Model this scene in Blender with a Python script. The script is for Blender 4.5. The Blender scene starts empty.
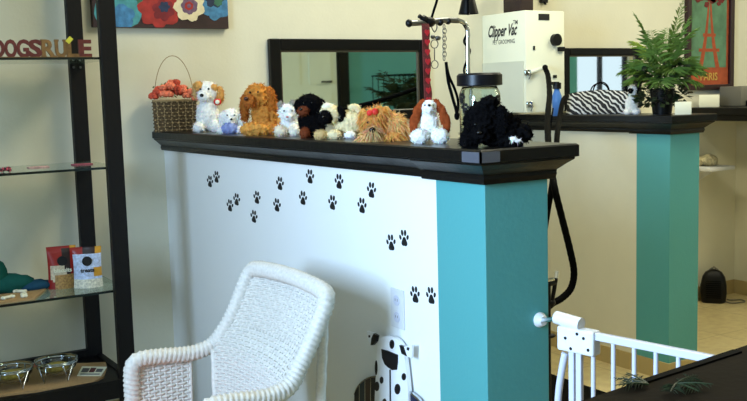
import bpy, bmesh, math, random
import numpy as np
from mathutils import Vector, Matrix, noise
C = bpy.context.scene.collection
random.seed(7)
PI = math.pi

# ------------------------------------------------------------------ camera
PITCH, ROLL, YAW, F = math.radians(6.43030589), math.radians(-1.60099645), math.radians(-32.00342152), 956.477
cy, sy, cp, sp, cr, sr = math.cos(YAW), math.sin(YAW), math.cos(PITCH), math.sin(PITCH), math.cos(ROLL), math.sin(ROLL)
_M = np.array([[cr, -sr, 0], [sr, cr, 0], [0, 0, 1]]) @ np.array([[1, 0, 0], [0, cp, -sp], [0, sp, cp]]) @ np.array([[cy, 0, sy], [0, 1, 0], [-sy, 0, cy]])
B = _M @ np.array([[1, 0, 0], [0, 0, -1], [0, 1, 0]])
EYE = np.array([0, 0, 1.29])


def at(u, v, ax, val):
    """where the sight line of picture point (u, v) meets the plane axis = val"""
    d = B.T @ np.array([u - 373.5, v - 200.5, F])
    return Vector(EYE + (val - EYE[ax]) / d[ax] * d)


cam = bpy.data.objects.new('camera', bpy.data.cameras.new('camera'))
C.objects.link(cam)
rot = Matrix([list(B[0]), list(-B[1]), list(-B[2])]).transposed()
cam.matrix_world = Matrix.Translation(Vector(EYE)) @ rot.to_4x4()
cam.data.sensor_fit = 'HORIZONTAL'
cam.data.sensor_width = 36
cam.data.lens = F * 36 / 747
cam.data.clip_start = 0.02
bpy.context.scene.camera = cam

# ------------------------------------------------------------------ world, lights, exposure
sc = bpy.context.scene
sc.view_settings.view_transform = 'Standard'
sc.view_settings.look = 'None'
sc.view_settings.gamma = 1
sc.view_settings.use_curve_mapping = False
sc.view_settings.exposure = 0.0
w = bpy.data.worlds.new('daylight')
sc.world = w
w.use_nodes = True
w.node_tree.nodes['Background'].inputs[0].default_value = (0.72, 0.86, 1.0, 1)
w.node_tree.nodes['Background'].inputs[1].default_value = 1.3


def area(name, loc, rot, sx, sy_, power, col):
    l = bpy.data.lights.new(name, 'AREA')
    l.shape = 'RECTANGLE'
    l.size, l.size_y, l.energy, l.color = sx, sy_, power, col
    o = bpy.data.objects.new(name, l)
    o.location, o.rotation_euler = loc, rot
    C.objects.link(o)
    return o


wd = area('window_daylight', (-1.78, 0.95, 1.75), (0, -PI / 2, 0), 1.2, 0.9, 108, (0.47, 0.70, 1.0))
wd.data.spread = math.radians(112)
WARM = (1.0, 0.95, 0.70)
LAMPS = [(2.15, 2.4, 34), (4.1, 2.3, 34), (6.4, 1.4, 42), (8.6, 0.6, 34), (0.2, -0.6, 4)]
for lx, ly, le in LAMPS:
    area('ceiling_panel_light', (lx, ly, 2.655), (0, 0, 0), 0.56, 1.1, le, WARM)


# ------------------------------------------------------------------ materials
def lin(c):
    return tuple((x / 255 / 12.92 if x / 255 <= .04045 else ((x / 255 + .055) / 1.055) ** 2.4) for x in c)


def mat(name, rgb, rough=.5, metal=0., bump=0., bscale=60, var=0., vscale=8, spec=.5, trans=0., ior=1.45, alpha=1., attr=False, srgb=True, sheen=0., coat=0.):
    m = bpy.data.materials.new(name)
    m.use_nodes = True
    nt = m.node_tree
    b = nt.nodes['Principled BSDF']
    c = lin(rgb) if srgb else rgb
    b.inputs['Base Color'].default_value = (*c, 1)
    b.inputs['Roughness'].default_value = rough
    b.inputs['Metallic'].default_value = metal
    b.inputs['Specular IOR Level'].default_value = spec
    b.inputs['Transmission Weight'].default_value = trans
    b.inputs['IOR'].default_value = ior
    b.inputs['Sheen Weight'].default_value = sheen
    b.inputs['Coat Weight'].default_value = coat
    tc = nt.nodes.new('ShaderNodeTexCoord')
    src = None
    if attr:
        a = nt.nodes.new('ShaderNodeAttribute')
        a.attribute_name = 'Col'
        src = a.outputs['Color']
        nt.links.new(src, b.inputs['Base Color'])
    if var:
        n = nt.nodes.new('ShaderNodeTexNoise')
        n.inputs['Scale'].default_value = vscale
        n.inputs['Detail'].default_value = 5
        nt.links.new(tc.outputs['Object'], n.inputs['Vector'])
        r = nt.nodes.new('ShaderNodeMapRange')
        r.inputs[1].default_value, r.inputs[2].default_value = .3, .7
        r.inputs[3].default_value, r.inputs[4].default_value = 1 - var, 1 + var
        nt.links.new(n.outputs['Fac'], r.inputs[0])
        mx = nt.nodes.new('ShaderNodeMix')
        mx.data_type = 'RGBA'
        mx.blend_type = 'MULTIPLY'
        mx.inputs[0].default_value = 1
        if src:
            nt.links.new(src, mx.inputs[6])
        else:
            mx.inputs[6].default_value = (*c, 1)
        nt.links.new(r.outputs[0], mx.inputs[7])
        nt.links.new(mx.outputs[2], b.inputs['Base Color'])
    if bump:
        n = nt.nodes.new('ShaderNodeTexNoise')
        n.inputs['Scale'].default_value = bscale
        n.inputs['Detail'].default_value = 4
        nt.links.new(tc.outputs['Object'], n.inputs['Vector'])
        bp = nt.nodes.new('ShaderNodeBump')
        bp.inputs['Strength'].default_value = bump
        bp.inputs['Distance'].default_value = .01
        nt.links.new(n.outputs['Fac'], bp.inputs['Height'])
        nt.links.new(bp.outputs[0], b.inputs['Normal'])
    return m


M = {}
M['cream'] = mat('cream_paint', (216, 212, 190), .6, bump=.06, bscale=90, var=.02)
M['white_wall'] = mat('white_paint', (236, 237, 235), .55, bump=.06, bscale=90)
M['teal'] = mat('teal_paint', (80, 156, 158), .5, bump=.06, bscale=90)
M['ceiling'] = mat('ceiling_tile', (225, 222, 205), .8)
M['black_wood'] = mat('black_painted_wood', (15, 14, 14), .3, bump=.08, bscale=40, spec=.22)
M['espresso'] = mat('espresso_wood', (9, 7, 7), .5, bump=.1, bscale=60, spec=.3)
M['black'] = mat('black_plastic', (8, 8, 9), .4, spec=.3)
M['rubber'] = mat('black_rubber', (5, 5, 6), .7, spec=.05)
M['white_metal'] = mat('white_enamel', (198, 200, 214), .35)
M['white_plastic'] = mat('white_plastic', (214, 215, 218), .4)
M['machine'] = mat('cream_enamel', (232, 234, 214), .4)
M['machine_panel'] = mat('cream_enamel_panel', (205, 208, 192), .45)
M['chrome'] = mat('chrome', (200, 205, 210), .18, 1.)
M['steel'] = mat('dull_steel', (120, 122, 125), .35, 1.)
M['mirror'] = mat('mirror_silver', (225, 232, 225), .02, 1.)
M['glass'] = mat('clear_glass', (235, 245, 240), .02, trans=1.)
M['shelf_glass'] = mat('shelf_glass', (205, 230, 222), .04, trans=.9)
M['glass_edge'] = mat('dark_glass_edge', (16, 26, 22), .2)
M['wicker'] = mat('white_wicker', (216, 212, 204), .6, var=.1, vscale=120)
M['coral'] = mat('coral_cloth', (226, 140, 112), .9, bump=.3, bscale=200)
M['plush'] = mat('plush_fur', (255, 255, 255), .95, attr=True, var=.1, vscale=60, spec=.05)
M['eye'] = mat('shiny_black_bead', (8, 7, 7), .12)
M['red'] = mat('red_ribbon', (214, 38, 30), .6)
M['rose'] = mat('coral_rose_petals', (232, 128, 98), .8, var=.35, vscale=90)
M['rose_deep'] = mat('deep_coral_petals', (196, 78, 56), .8, var=.3, vscale=90)
M['leaf'] = mat('green_leaf', (98, 130, 58), .5, var=.3, vscale=14)
M['leaf_light'] = mat('yellow_green_leaf', (176, 196, 84), .5, var=.2, vscale=14)
M['leaf_dark'] = mat('dark_green_leaf', (30, 44, 20), .5, var=.3, vscale=14)
M['basket'] = mat('dark_wicker', (92, 74, 48), .7, var=.35, vscale=90)
M['basket_light'] = mat('light_wicker', (158, 136, 98), .7, var=.25, vscale=90)
M['wood_red'] = mat('red_stained_wood', (106, 44, 36), .6, var=.25, vscale=60)
M['wood_gold'] = mat('golden_stained_wood', (140, 100, 52), .6, var=.3, vscale=60)
M['yellow'] = mat('yellow_sticker', (238, 222, 70), .6)
M['ink'] = mat('black_ink', (14, 14, 16), .6)
M['burlap'] = mat('burlap_cloth', (176, 142, 96), .95, bump=.5, bscale=300, var=.12, vscale=120)
M['desk'] = mat('dark_brown_leatherette', (24, 18, 11), .7, spec=.05, bump=.1, bscale=60, var=.1, vscale=6)
M['grey'] = mat('grey_plastic', (112, 110, 100), .5)
M['plate_grey'] = mat('plain_grey', (92, 94, 104), .45, .3)
M['orange'] = mat('orange_poster_ink', (158, 72, 38), .7, var=.2, vscale=30)
M['green_ink'] = mat('green_poster_ink', (88, 126, 96), .7, var=.25, vscale=16)
M['dark_red'] = mat('dark_red_poster_ink', (110, 34, 32), .7, var=.3, vscale=40)
M['frame_red'] = mat('dark_mahogany', (40, 14, 14), .4)
M['blue'] = mat('blue_liquid', (70, 120, 190), .3)
M['pale_yellow'] = mat('pale_yellow_ink', (190, 150, 70), .7)
M['carton_white'] = mat('white_carton', (232, 230, 205), .7)
M['dusk'] = mat('dark_brown_box', (40, 24, 22), .6)


def zebra_mat():
    m = mat('zebra_fabric', (230, 230, 230), .7)
    nt = m.node_tree
    b = nt.nodes['Principled BSDF']
    tc = nt.nodes.new('ShaderNodeTexCoord')
    wv = nt.nodes.new('ShaderNodeTexWave')
    wv.bands_direction = 'DIAGONAL'
    wv.inputs['Scale'].default_value = 22
    wv.inputs['Distortion'].default_value = 5
    wv.inputs['Detail'].default_value = 1.5
    wv.inputs['Detail Scale'].default_value = 1.3
    r = nt.nodes.new('ShaderNodeValToRGB')
    r.color_ramp.interpolation = 'CONSTANT'
    r.color_ramp.elements[0].color = (.008, .008, .01, 1)
    r.color_ramp.elements[1].color = (.62, .62, .6, 1)
    r.color_ramp.elements[1].position = .66
    nt.links.new(tc.outputs['Object'], wv.inputs['Vector'])
    nt.links.new(wv.outputs['Fac'], r.inputs[0])
    nt.links.new(r.outputs[0], b.inputs['Base Color'])
    return m


M['zebra'] = zebra_mat()


def floor_mat():
    m = mat('tan_vinyl_tile', (205, 188, 142), .35)
    nt = m.node_tree
    b = nt.nodes['Principled BSDF']
    tc = nt.nodes.new('ShaderNodeTexCoord')
    br = nt.nodes.new('ShaderNodeTexBrick')
    br.offset = 0
    br.inputs['Scale'].default_value = 1
    br.inputs['Brick Width'].default_value = .45
    br.inputs['Row Height'].default_value = .45
    br.inputs['Mortar Size'].default_value = .003
    br.inputs['Color1'].default_value = (*lin((208, 190, 144)), 1)
    br.inputs['Color2'].default_value = (*lin((198, 180, 132)), 1)
    br.inputs['Mortar'].default_value = (*lin((168, 150, 108)), 1)
    n = nt.nodes.new('ShaderNodeTexNoise')
    n.inputs['Scale'].default_value = 22
    n.inputs['Detail'].default_value = 8
    mx = nt.nodes.new('ShaderNodeMix')
    mx.data_type = 'RGBA'
    mx.blend_type = 'OVERLAY'
    mx.inputs[0].default_value = .35
    nt.links.new(tc.outputs['Object'], br.inputs['Vector'])
    nt.links.new(tc.outputs['Object'], n.inputs['Vector'])
    nt.links.new(br.outputs['Color'], mx.inputs[6])
    nt.links.new(n.outputs['Fac'], mx.inputs[7])
    nt.links.new(mx.outputs[2], b.inputs['Base Color'])
    return m


M['floor'] = floor_mat()
M['baseboard'] = mat('tan_vinyl_base', (176, 156, 108), .5)


# ------------------------------------------------------------------ mesh helpers
class MB:
    def __init__(s):
        s.v, s.f, s.m, s.c = [], [], [], []

    def add(s, vs, fs, mi=0, col=None):
        o = len(s.v)
        s.v += [tuple(p) for p in vs]
        s.f += [tuple(i + o for i in f) for f in fs]
        s.m += [mi] * len(fs)
        s.c += [col or (1, 1, 1)] * len(vs)
        return s

    def box(s, x0, x1, y0, y1, z0, z1, mi=0, bev=0.):
        if bev:
            bm = bmesh.new()
            bmesh.ops.create_cube(bm, size=1)
            for v in bm.verts:
                v.co = Vector(((x0 + x1) / 2 + v.co.x * (x1 - x0), (y0 + y1) / 2 + v.co.y * (y1 - y0), (z0 + z1) / 2 + v.co.z * (z1 - z0)))
            bmesh.ops.bevel(bm, geom=bm.edges[:], offset=bev, segments=2, affect='EDGES', profile=.5)
            return s.bm(bm, mi)
        vs = [(x, y, z) for x in (x0, x1) for y in (y0, y1) for z in (z0, z1)]
        return s.add(vs, [(0, 1, 3, 2), (4, 6, 7, 5), (0, 4, 5, 1), (2, 3, 7, 6), (0, 2, 6, 4), (1, 5, 7, 3)], mi)

    def bm(s, bm, mi=0, col=None, mtx=None):
        bm.verts.index_update()
        vs = [(mtx @ v.co if mtx else v.co.copy()) for v in bm.verts]
        s.add(vs, [[v.index for v in f.verts] for f in bm.faces], mi, col)
        bm.free()
        return s

    def ell(s, c, r, mi=0, col=None, sub=2, rz=None):
        bm = bmesh.new()
        bmesh.ops.create_icosphere(bm, subdivisions=sub, radius=1)
        R = rz if rz else Matrix.Identity(4)
        return s.bm(bm, mi, col, Matrix.Translation(Vector(c)) @ R @ Matrix.Diagonal((r[0], r[1], r[2], 1)))

    def tube(s, pts, r, n=8, mi=0, col=None, closed=False, rf=None):
        pts = [Vector(p) for p in pts]
        vs, fs = [], []
        up = Vector((0, 0, 1))
        prev = None
        for i, p in enumerate(pts):
            t = (pts[min(i + 1, len(pts) - 1)] - pts[max(i - 1, 0)])
            if t.length < 1e-9:
                t = Vector((0, 0, 1))
            t.normalize()
            if prev is None:
                a = t.cross(up)
                if a.length < .05:
                    a = t.cross(Vector((0, 1, 0)))
            else:
                a = prev - t * prev.dot(t)
            a.normalize()
            prev = a
            b = t.cross(a)
            rr = r[i] if isinstance(r, (list, tuple)) else r
            for k in range(n):
                th = 2 * PI * k / n
                q = rr * (rf(i, th) if rf else 1)
                vs.append(p + a * math.cos(th) * q + b * math.sin(th) * q)
        L = len(pts)
        for i in range(L - 1):
            for k in range(n):
                fs.append((i * n + k, i * n + (k + 1) % n, (i + 1) * n + (k + 1) % n, (i + 1) * n + k))
        fs.append(tuple(range(n))[::-1])
        fs.append(tuple((L - 1) * n + k for k in range(n)))
        return s.add(vs, fs, mi, col)

    def cyl(s, a, b, r, n=16, mi=0, r2=None):
        return s.tube([a, b], [r, r if r2 is None else r2], n, mi)

    def lathe(s, prof, c=(0, 0, 0), n=28, mi=0):
        vs, fs = [], []
        for r, z in prof:
            for k in range(n):
                a = 2 * PI * k / n
                vs.append((c[0] + r * math.cos(a), c[1] + r * math.sin(a), c[2] + z))
        for i in range(len(prof) - 1):
            for k in range(n):
                fs.append((i * n + k, i * n + (k + 1) % n, (i + 1) * n + (k + 1) % n, (i + 1) * n + k))
        return s.add(vs, fs, mi)

    def poly(s, pts, off, mi=0):
        """prism: outline pts pushed by the vector off"""
        n = len(pts)
        pts = [Vector(p) for p in pts]
        vs = pts + [p + Vector(off) for p in pts]
        fs = [tuple(range(n)), tuple(range(2 * n - 1, n - 1, -1))] + [(i, i + n, (i + 1) % n + n, (i + 1) % n) for i in range(n)]
        return s.add(vs, fs, mi)

    def build(s, name, mats, parent=None, smooth=False, org=None, cols=False, bevel=0):
        me = bpy.data.meshes.new(name)
        org = Vector(org) if org is not None else Vector((0, 0, 0))
        me.from_pydata([Vector(v) - org for v in s.v], [], s.f)
        if not isinstance(mats, (list, tuple)):
            mats = [mats]
        for m in mats:
            me.materials.append(m)
        me.polygons.foreach_set('material_index', s.m)
        if cols:
            a = me.color_attributes.new('Col', 'FLOAT_COLOR', 'POINT')
            a.data.foreach_set('color', [x for c in s.c for x in (*c, 1)])
        bm = bmesh.new()
        bm.from_mesh(me)
        bmesh.ops.recalc_face_normals(bm, faces=bm.faces)
        bm.to_mesh(me)
        bm.free()
        if smooth:
            me.polygons.foreach_set('use_smooth', [True] * len(me.polygons))
            if smooth != 'all':
                me.set_sharp_from_angle(angle=math.radians(40))
        o = bpy.data.objects.new(name, me)
        C.objects.link(o)
        if parent is not None:
            o.parent = parent
            if org.length:
                o.location = org
        elif org.length:
            o.location = org
        if bevel:
            bv = o.modifiers.new('bevel', 'BEVEL')
            bv.width, bv.segments, bv.limit_method = bevel, 2, 'ANGLE'
        return o


def tag(o, label=None, cat=None, group=None, kind=None):
    if label: o['label'] = label
    if cat: o['category'] = cat
    if group: o['group'] = group
    if kind: o['kind'] = kind
    return o


def thing(name, label, cat, loc, rz=0., group=None):
    o = bpy.data.objects.new(name, None)
    C.objects.link(o)
    o.empty_display_size = .05
    o.location = loc
    o.rotation_euler = (0, 0, rz)
    return tag(o, label, cat, group)


def wpart(mb, name, m, parent, smooth=False, bevel=0):
    """part whose mesh was written in world coordinates, under an unrotated root"""
    o = mb.build(name, m, parent, smooth, bevel=bevel)
    q = parent
    off = Vector((0, 0, 0))
    while q is not None:
        off += q.location
        q = q.parent
    o.location = -off
    return o


def subpart(mb, name, m, parent, smooth=False):
    """sub-part: world coordinates under a part that already cancels its root's offset"""
    return mb.build(name, m, parent, smooth)


def struct(mb, name, m, smooth=False, bevel=0):
    o = mb.build(name, m, None, smooth, bevel=bevel)
    o['kind'] = 'structure'
    return o


def text_mesh(body, size, extr=.001, bold=0., shear=0., align='CENTER'):
    cu = bpy.data.curves.new('t', 'FONT')
    cu.body, cu.size, cu.extrude, cu.offset, cu.shear = body, size, extr, bold, shear
    cu.align_x, cu.align_y = align, 'CENTER'
    cu.resolution_u = 3
    o = bpy.data.objects.new('t', cu)
    C.objects.link(o)
    dg = bpy.context.evaluated_depsgraph_get()
    dg.update()
    me = bpy.data.meshes.new_from_object(o.evaluated_get(dg))
    vs = [v.co.copy() for v in me.vertices]
    fs = [tuple(p.vertices) for p in me.polygons]
    bpy.data.objects.remove(o)
    bpy.data.curves.remove(cu)
    return vs, fs


def catmull(P, n=8):
    P = [Vector(p) for p in P]
    out = []
    for i in range(len(P) - 1):
        a, b, c, d = P[max(i - 1, 0)], P[i], P[i + 1], P[min(i + 2, len(P) - 1)]
        for k in range(n):
            t = k / n
            out.append(.5 * ((2 * b) + (c - a) * t + (2 * a - 5 * b + 4 * c - d) * t * t + (3 * b - a - 3 * c + d) * t ** 3))
    out.append(P[-1])
    return out


# ------------------------------------------------------------------ the room
XL, XR, YR, YB, HC = -1.6, 10.3, -1.6, 3.75, 2.7
X1, X2, TH = 1.346, 3.235, .187
Y1, Y2 = 1.68, 2.78
HW, TOP = 1.0785, 1.158
X3 = 4.95
struct(MB().box(XL - .2, XR + .2, YR - .2, YB + .2, -.1, 0), 'floor', M['floor'])
struct(MB().box(XL - .2, XR + .2, YR - .2, YB + .2, HC, HC + .1), 'ceiling', M['ceiling'])
struct(MB().box(XL - .2, XR + .2, YB, YB + .12, 0, HC), 'wall_back', M['cream'])
struct(MB().box(XR, XR + .12, YR, YB, 0, HC), 'wall_right', M['cream'])
# left wall with a shop window
b = MB()
b.box(XL - .12, XL, YR - .2, .35, 0, HC).box(XL - .12, XL, 1.85, YB, 0, HC)
b.box(XL - .12, XL, .35, 1.85, 0, .95).box(XL - .12, XL, .35, 1.85, 2.45, HC)
struct(b, 'wall_left', M['cream'])
b = MB()
for y in (.35, 1.08, 1.81):
    b.box(XL - .1, XL - .04, y, y + .04, .95, 2.45)
b.box(XL - .1, XL - .04, .35, 1.85, .95, .99).box(XL - .1, XL - .04, .35, 1.85, 2.41, 2.45)
struct(b, 'window_1', M['white_metal'])
# wall behind the photographer: cream, teal stretch, doorway, window
b = MB()
b.box(XL, 4.35, YR - .12, YR, 0, HC).box(9.75, XR, YR - .12, YR, 0, HC)
b.box(8.8, 9.75, YR - .12, YR, 0, 1.0).box(8.8, 9.75, YR - .12, YR, 2.3, HC)
struct(b, 'wall_front', M['cream'])
struct(MB().box(4.35, 8.8, YR - .12, YR, 0, HC), 'wall_teal', M['teal'])
b = MB()
for x in (8.8, 9.25, 9.71):
    b.box(x, x + .04, YR - .1, YR - .04, 1.0, 2.3)
b.box(8.8, 9.75, YR - .1, YR - .04, 1.0, 1.04).box(8.8, 9.75, YR - .1, YR - .04, 2.26, 2.3)
struct(b, 'window_2', M['black_wood'])
M['door_green'] = mat('pale_green_door_paint', (222, 232, 214), .5)
b = MB()
b.box(4.42, 5.22, YR, YR + .04, 0, 2.2)
for x in (4.5, 4.88):
    b.box(x, x + .27, YR + .04, YR + .05, .2, 1.3)
    b.box(x, x + .27, YR + .04, YR + .05, 1.4, 2.1)
dr = struct(b, 'door_1', M['door_green'])
b = MB()
b.cyl((5.12, YR + .04, 1.42), (5.12, YR + .1, 1.42), .012).cyl((5.12, YR + .1, 1.42), (5.0, YR + .1, 1.42), .01)
b.build('door_handle', M['black'], dr)
b = MB()
b.box(5.24, 5.36, YR, YR + .07, 0, 2.3).box(4.3, 4.4, YR, YR + .07, 0, 2.3).box(4.3, 5.36, YR, YR + .07, 2.22, 2.3)
struct(b, 'trim_4', M['black_wood'])

# half walls with black wooden caps
PROF = [(0, 0), (.012, 0), (.016, .012), (.014, .02), (.032, .036), (.045, .046), (.045, .05), (.052, .052), (.052, .078), (.047, .0815)]


def half_wall(x0, x1, y0, y1, name, band, mw):
    b = MB()
    # cladding stops short of the end post, which is painted teal all round
    b.box(x0, x1, y0 + band, y1, 0, HW + .012)
    struct(b, name, mw)
    b = MB()
    b.box(x0 - .001, x1 + .001, y0, y0 + band, 0, HW)
    struct(b, name + '_end', M['teal'], bevel=.002)


def cap(x0, x1, y0, y1, name, ystep):
    b = MB()
    for (ya, yb, k, dz) in ((y0, ystep, 1.0, 0), (ystep, y1, .9, .004)):
        vs, fs = [], []
        n = 0
        for (o, z) in PROF:
            o = o * k + (.0 if k == 1 else 0)
            ye = ya - o if ya == y0 else ya
            zz = HW + z * (1 - dz / .0815) + dz
            vs += [(x0 - o, ye, zz), (x1 + o, ye, zz), (x1 + o, yb, zz), (x0 - o, yb, zz)]
            n += 1
        for i in range(n - 1):
            for j in range(4):
                fs.append((i * 4 + j, i * 4 + (j + 1) % 4, i * 4 + 4 + (j + 1) % 4, i * 4 + 4 + j))
        fs += [(3, 2, 1, 0), tuple((n - 1) * 4 + j for j in range(4))]
        b.add(vs, fs)
    struct(b, name, M['black_wood'])


half_wall(X1, X1 + TH, Y1, YB, 'wall_near', .187, M['white_wall'])
cap(X1, X1 + TH, Y1, YB, 'trim_1', 1.91)
half_wall(X2, X2 + TH, Y2, YB, 'wall_middle', .187, M['cream'])
cap(X2, X2 + TH, Y2, YB, 'trim_2', 3.0)
struct(MB().box(X3, X3 + .15, 2.0, YB, 0, HW), 'wall_far', M['cream'])
b = MB()
b.box(4.50, 5.15, 2.0, YB, HW, HW + .035).box(4.465, 5.2, 1.98, YB, HW + .035, HW + .075)
struct(b, 'trim_3', M['black_wood'], bevel=.004)
b = MB()
b.box(X2 - .008, X2, Y2 - .008, YB, 0, .078).box(X2, X2 + TH, Y2 - .008, Y2, 0, .078)
struct(b, 'baseboard_middle', M['baseboard'])
struct(MB().box(X3 - .008, X3, 2.0, YB, 0, .085), 'baseboard_far', M['baseboard'])
b = MB()
b.box(X2 + TH, X3 - .01, YB - .008, YB, 0, .085).box(XL, X1, YB - .008, YB, 0, .085)
struct(b, 'baseboard_back', M['baseboard'])

# ceiling panel fixtures
for i, (lx, ly, le) in enumerate(LAMPS):
    t = thing('ceiling_light', ['flat ceiling light panel above the grooming station', 'flat ceiling light panel above the second half wall', 'flat ceiling light panel beyond the third half wall', 'flat ceiling light panel at the far right end of the room', 'flat ceiling light panel behind the photographer'][i], 'ceiling light', (lx, ly, HC), group='ceiling light panels')
    b = MB()
    b.box(-.32, .32, -.6, .6, -.03, 0)
    b.build('frame', M['white_plastic'], t)


# ------------------------------------------------------------------ paw prints, outlet, dalmatian cutout
def wall_pt(u, v, off=0.):
    p = at(u, v, 0, X1)
    return Vector((X1 - off, p.y, p.z))


PAWS = [(210, 181, -8), (216.5, 176.5, -5), (230, 205, -6), (236.7, 199, -8), (257, 197, -8), (254, 216, -8), (280, 183, -6), (277, 204.5, -6), (310, 176, -4), (303, 197.5, -6), (339, 181, -4), (332.5, 202, -6), (371.5, 189.5, -6), (362, 205, -4), (391, 242, 4), (404, 237.5, 2), (415, 294, 4), (431, 295, 4)]
PAWL = ['leftmost paw print decal, just right of the corner', 'paw print decal just right of the leftmost one', 'paw print decal lower and right of the leftmost pair', 'upper right paw print of the second pair from the left', 'upper paw print decal of the third pair', 'lower paw print decal of the third pair, lowest of the left half', 'upper paw print decal of the fourth pair', 'lower paw print decal of the fourth pair', 'upper paw print decal of the fifth pair, highest of the trail', 'lower paw print decal of the fifth pair', 'upper paw print decal of the sixth pair', 'lower paw print decal of the sixth pair', 'upper right paw print decal where the trail turns downward', 'lower left paw print decal where the trail turns downward', 'left paw print of the pair halfway down the wall', 'right paw print of the pair halfway down the wall', 'left paw print of the lowest pair beside the outlet', 'right paw print of the lowest pair beside the blue band']
for (u, v, a), lb in zip(PAWS, PAWL):
    c = wall_pt(u, v)
    s = .0036 if True else 0
    k = .0265
    b = MB()
    ca, sa = math.cos(math.radians(a)), math.sin(math.radians(a))

    def disc(x, z, rx, rz, tilt=0., n=14, tri=0., ky=1.55 - .0020 * (u - 210)):
        pts = []
        for i in range(n):
            th = 2 * PI * i / n
            r = 1 + tri * math.cos(3 * th + PI / 2 * 3 - PI)
            px, pz = rx * math.cos(th) * r, rz * math.sin(th) * r
            ct, st = math.cos(tilt), math.sin(tilt)
            px, pz = px * ct - pz * st + x, px * st + pz * ct + z
            px, pz = px * ca - pz * sa, px * sa + pz * ca
            pts.append((-.0006, -px * k * ky, pz * k * 1.05))   # image right is -Y
        b.poly(pts, (.0008, 0, 0))
    disc(0.05, -.42, .40, .42, 0, 18, .16)
    disc(-.52, -.02, .15, .24, .35)
    disc(-.22, .42, .17, .29, .12)
    disc(.22, .44, .17, .29, -.12)
    disc(.56, .06, .15, .24, -.35)
    o = b.build('paw_print', M['ink'])
    o.location = (c.x - .0004, c.y, c.z)
    tag(o, 'black ' + lb, 'paw print decal', 'paw print decals on the half wall')

ow = thing('wall_outlet', 'white double power outlet low on the white half wall', 'outlet', wall_pt(398.5, 308.5))
b = MB()
b.box(-.005, 0, -.03, .03, -.052, .052, bev=.002)
b.build('cover_plate', M['white_plastic'], ow)
for dz in (-.022, .022):
    b = MB()
    b.tube([(-.0065, 0, dz), (-.004, 0, dz)], .014, 16)
    rc = b.build('receptacle', M['white_metal'], ow)
    b = MB()
    for dy in (-.005, .005):
        b.box(-.0068, -.006, dy - .001, dy + .001, dz - .002, dz + .005)
    b.build('slot', M['grey'], rc)


def zp(x, y):     # picture zoom coordinates of the dalmatian crop
    return 360 + x / 5.27, 325 + y / 5.27


def wpoly(pts, off, th, b, mi=0):
    b.poly([wall_pt(*zp(*p), off) for p in pts], (th, 0, 0), mi)


base = wall_pt(395, 401)
dg = thing('dalmatian_wall_art', 'spotted white dog cutout with striped dark wings hanging on the white wall', 'wall art', base)
b = MB()
body = [(135, 66), (152, 56), (175, 51), (198, 54), (220, 64), (240, 82), (254, 104), (263, 135), (270, 180), (278, 250), (286, 330), (292, 420), (300, 600), (306, 720), (90, 690), (100, 560), (108, 420), (112, 330), (117, 240), (120, 160), (126, 90)]
wpoly(body, .02, .012, b)
M['enamel_white'] = mat('white_enamelled_tin', (238, 240, 244), .35)
M['enamel_black'] = mat('black_enamelled_tin', (16, 16, 20), .35)
bd = wpart(b, 'dog_body', M['enamel_white'], dg)
b = MB()
wpoly([(148, 120), (180, 128), (235, 150), (235, 190), (230, 228), (205, 230), (182, 215), (165, 198), (152, 165)], .022, .002, b)
bn = subpart(b, 'nose', M['enamel_black'], bd)
for (x, y, rx, ry) in ((203, 95, 12, 24), (266, 265, 11, 19), (232, 330, 15, 28), (148, 283, 9, 18), (123, 316, 12, 25), (163, 398, 10, 18), (250, 430, 14, 26), (140, 500, 14, 26), (230, 560, 16, 28), (119, 218, 6, 38)):
    b = MB()
    wpoly([(x + rx * math.cos(t * PI / 8), y + ry * math.sin(t * PI / 8)) for t in range(16)], .0215, .0015, b)
    subpart(b, 'spot', M['enamel_black'], bd)
b = MB()
wpoly([(190, 228), (196, 228), (199, 640), (193, 640)], .0215, .0015, b)
subpart(b, 'centre_line', M['enamel_black'], bd)
b = MB()
wpoly([(78, 25), (116, 36), (104, 62), (100, 98), (84, 70)], .026, .006, b, 0)
wpoly([(116, 36), (136, 48), (130, 78), (112, 98), (100, 98), (104, 62)], .027, .007, b, 1)
wpoly([(90, 45), (98, 47), (96, 58), (89, 56)], .0275, .002, b, 1)
wpart(b, 'ear', [M['enamel_white'], M['enamel_black']], dg)
b = MB()
wpoly([(276, 105), (318, 96), (316, 165), (290, 156)], .026, .006, b, 0)
wpoly([(252, 97), (276, 105), (292, 156), (264, 142)], .027, .007, b, 1)
wpoly([(294, 108), (306, 110), (303, 126), (293, 122)], .0275, .002, b, 1)
wpart(b, 'ear', [M['enamel_white'], M['enamel_black']], dg)
WC = [mat('slate_enamel', (40, 50, 56), .4), mat('brown_enamel', (62, 44, 34), .4), mat('black_enamel', (20, 20, 24), .4), mat('navy_enamel', (26, 34, 62), .4), M['chrome']]
b = MB()
arc = lambda x: 268 + 130 * (1 - math.sqrt(max(0, 1 - ((112 - x) / 125) ** 2)))
xs = [-8, 22, 52, 82, 110]
for i in range(4):
    a_, c_ = xs[i], xs[i + 1]
    wpoly([(a_, arc(a_)), ((a_ + c_) / 2, arc((a_ + c_) / 2)), (c_, arc(c_)), (c_, 600), (a_, 520)], .014, .008, b, [2, 0, 1, 2][i])
    wpoly([(c_ - 3, arc(c_) - 1), (c_ + 1, arc(c_) - 2), (c_ + 1, 600), (c_ - 3, 600)], .0155, .008, b, 4)
for k in range(12):
    x0_, x1_ = -8 + k * 9.8, -8 + (k + 1) * 9.8
    wpoly([(x0_, arc(x0_) - 6), (x1_, arc(x1_) - 6), (x1_, arc(x1_) + 2), (x0_, arc(x0_) + 2)], .0155, .008, b, 4)
wpart(b, 'wing', WC, dg)['label'] = 'wing with slate and brown stripes'
b = MB()
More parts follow.
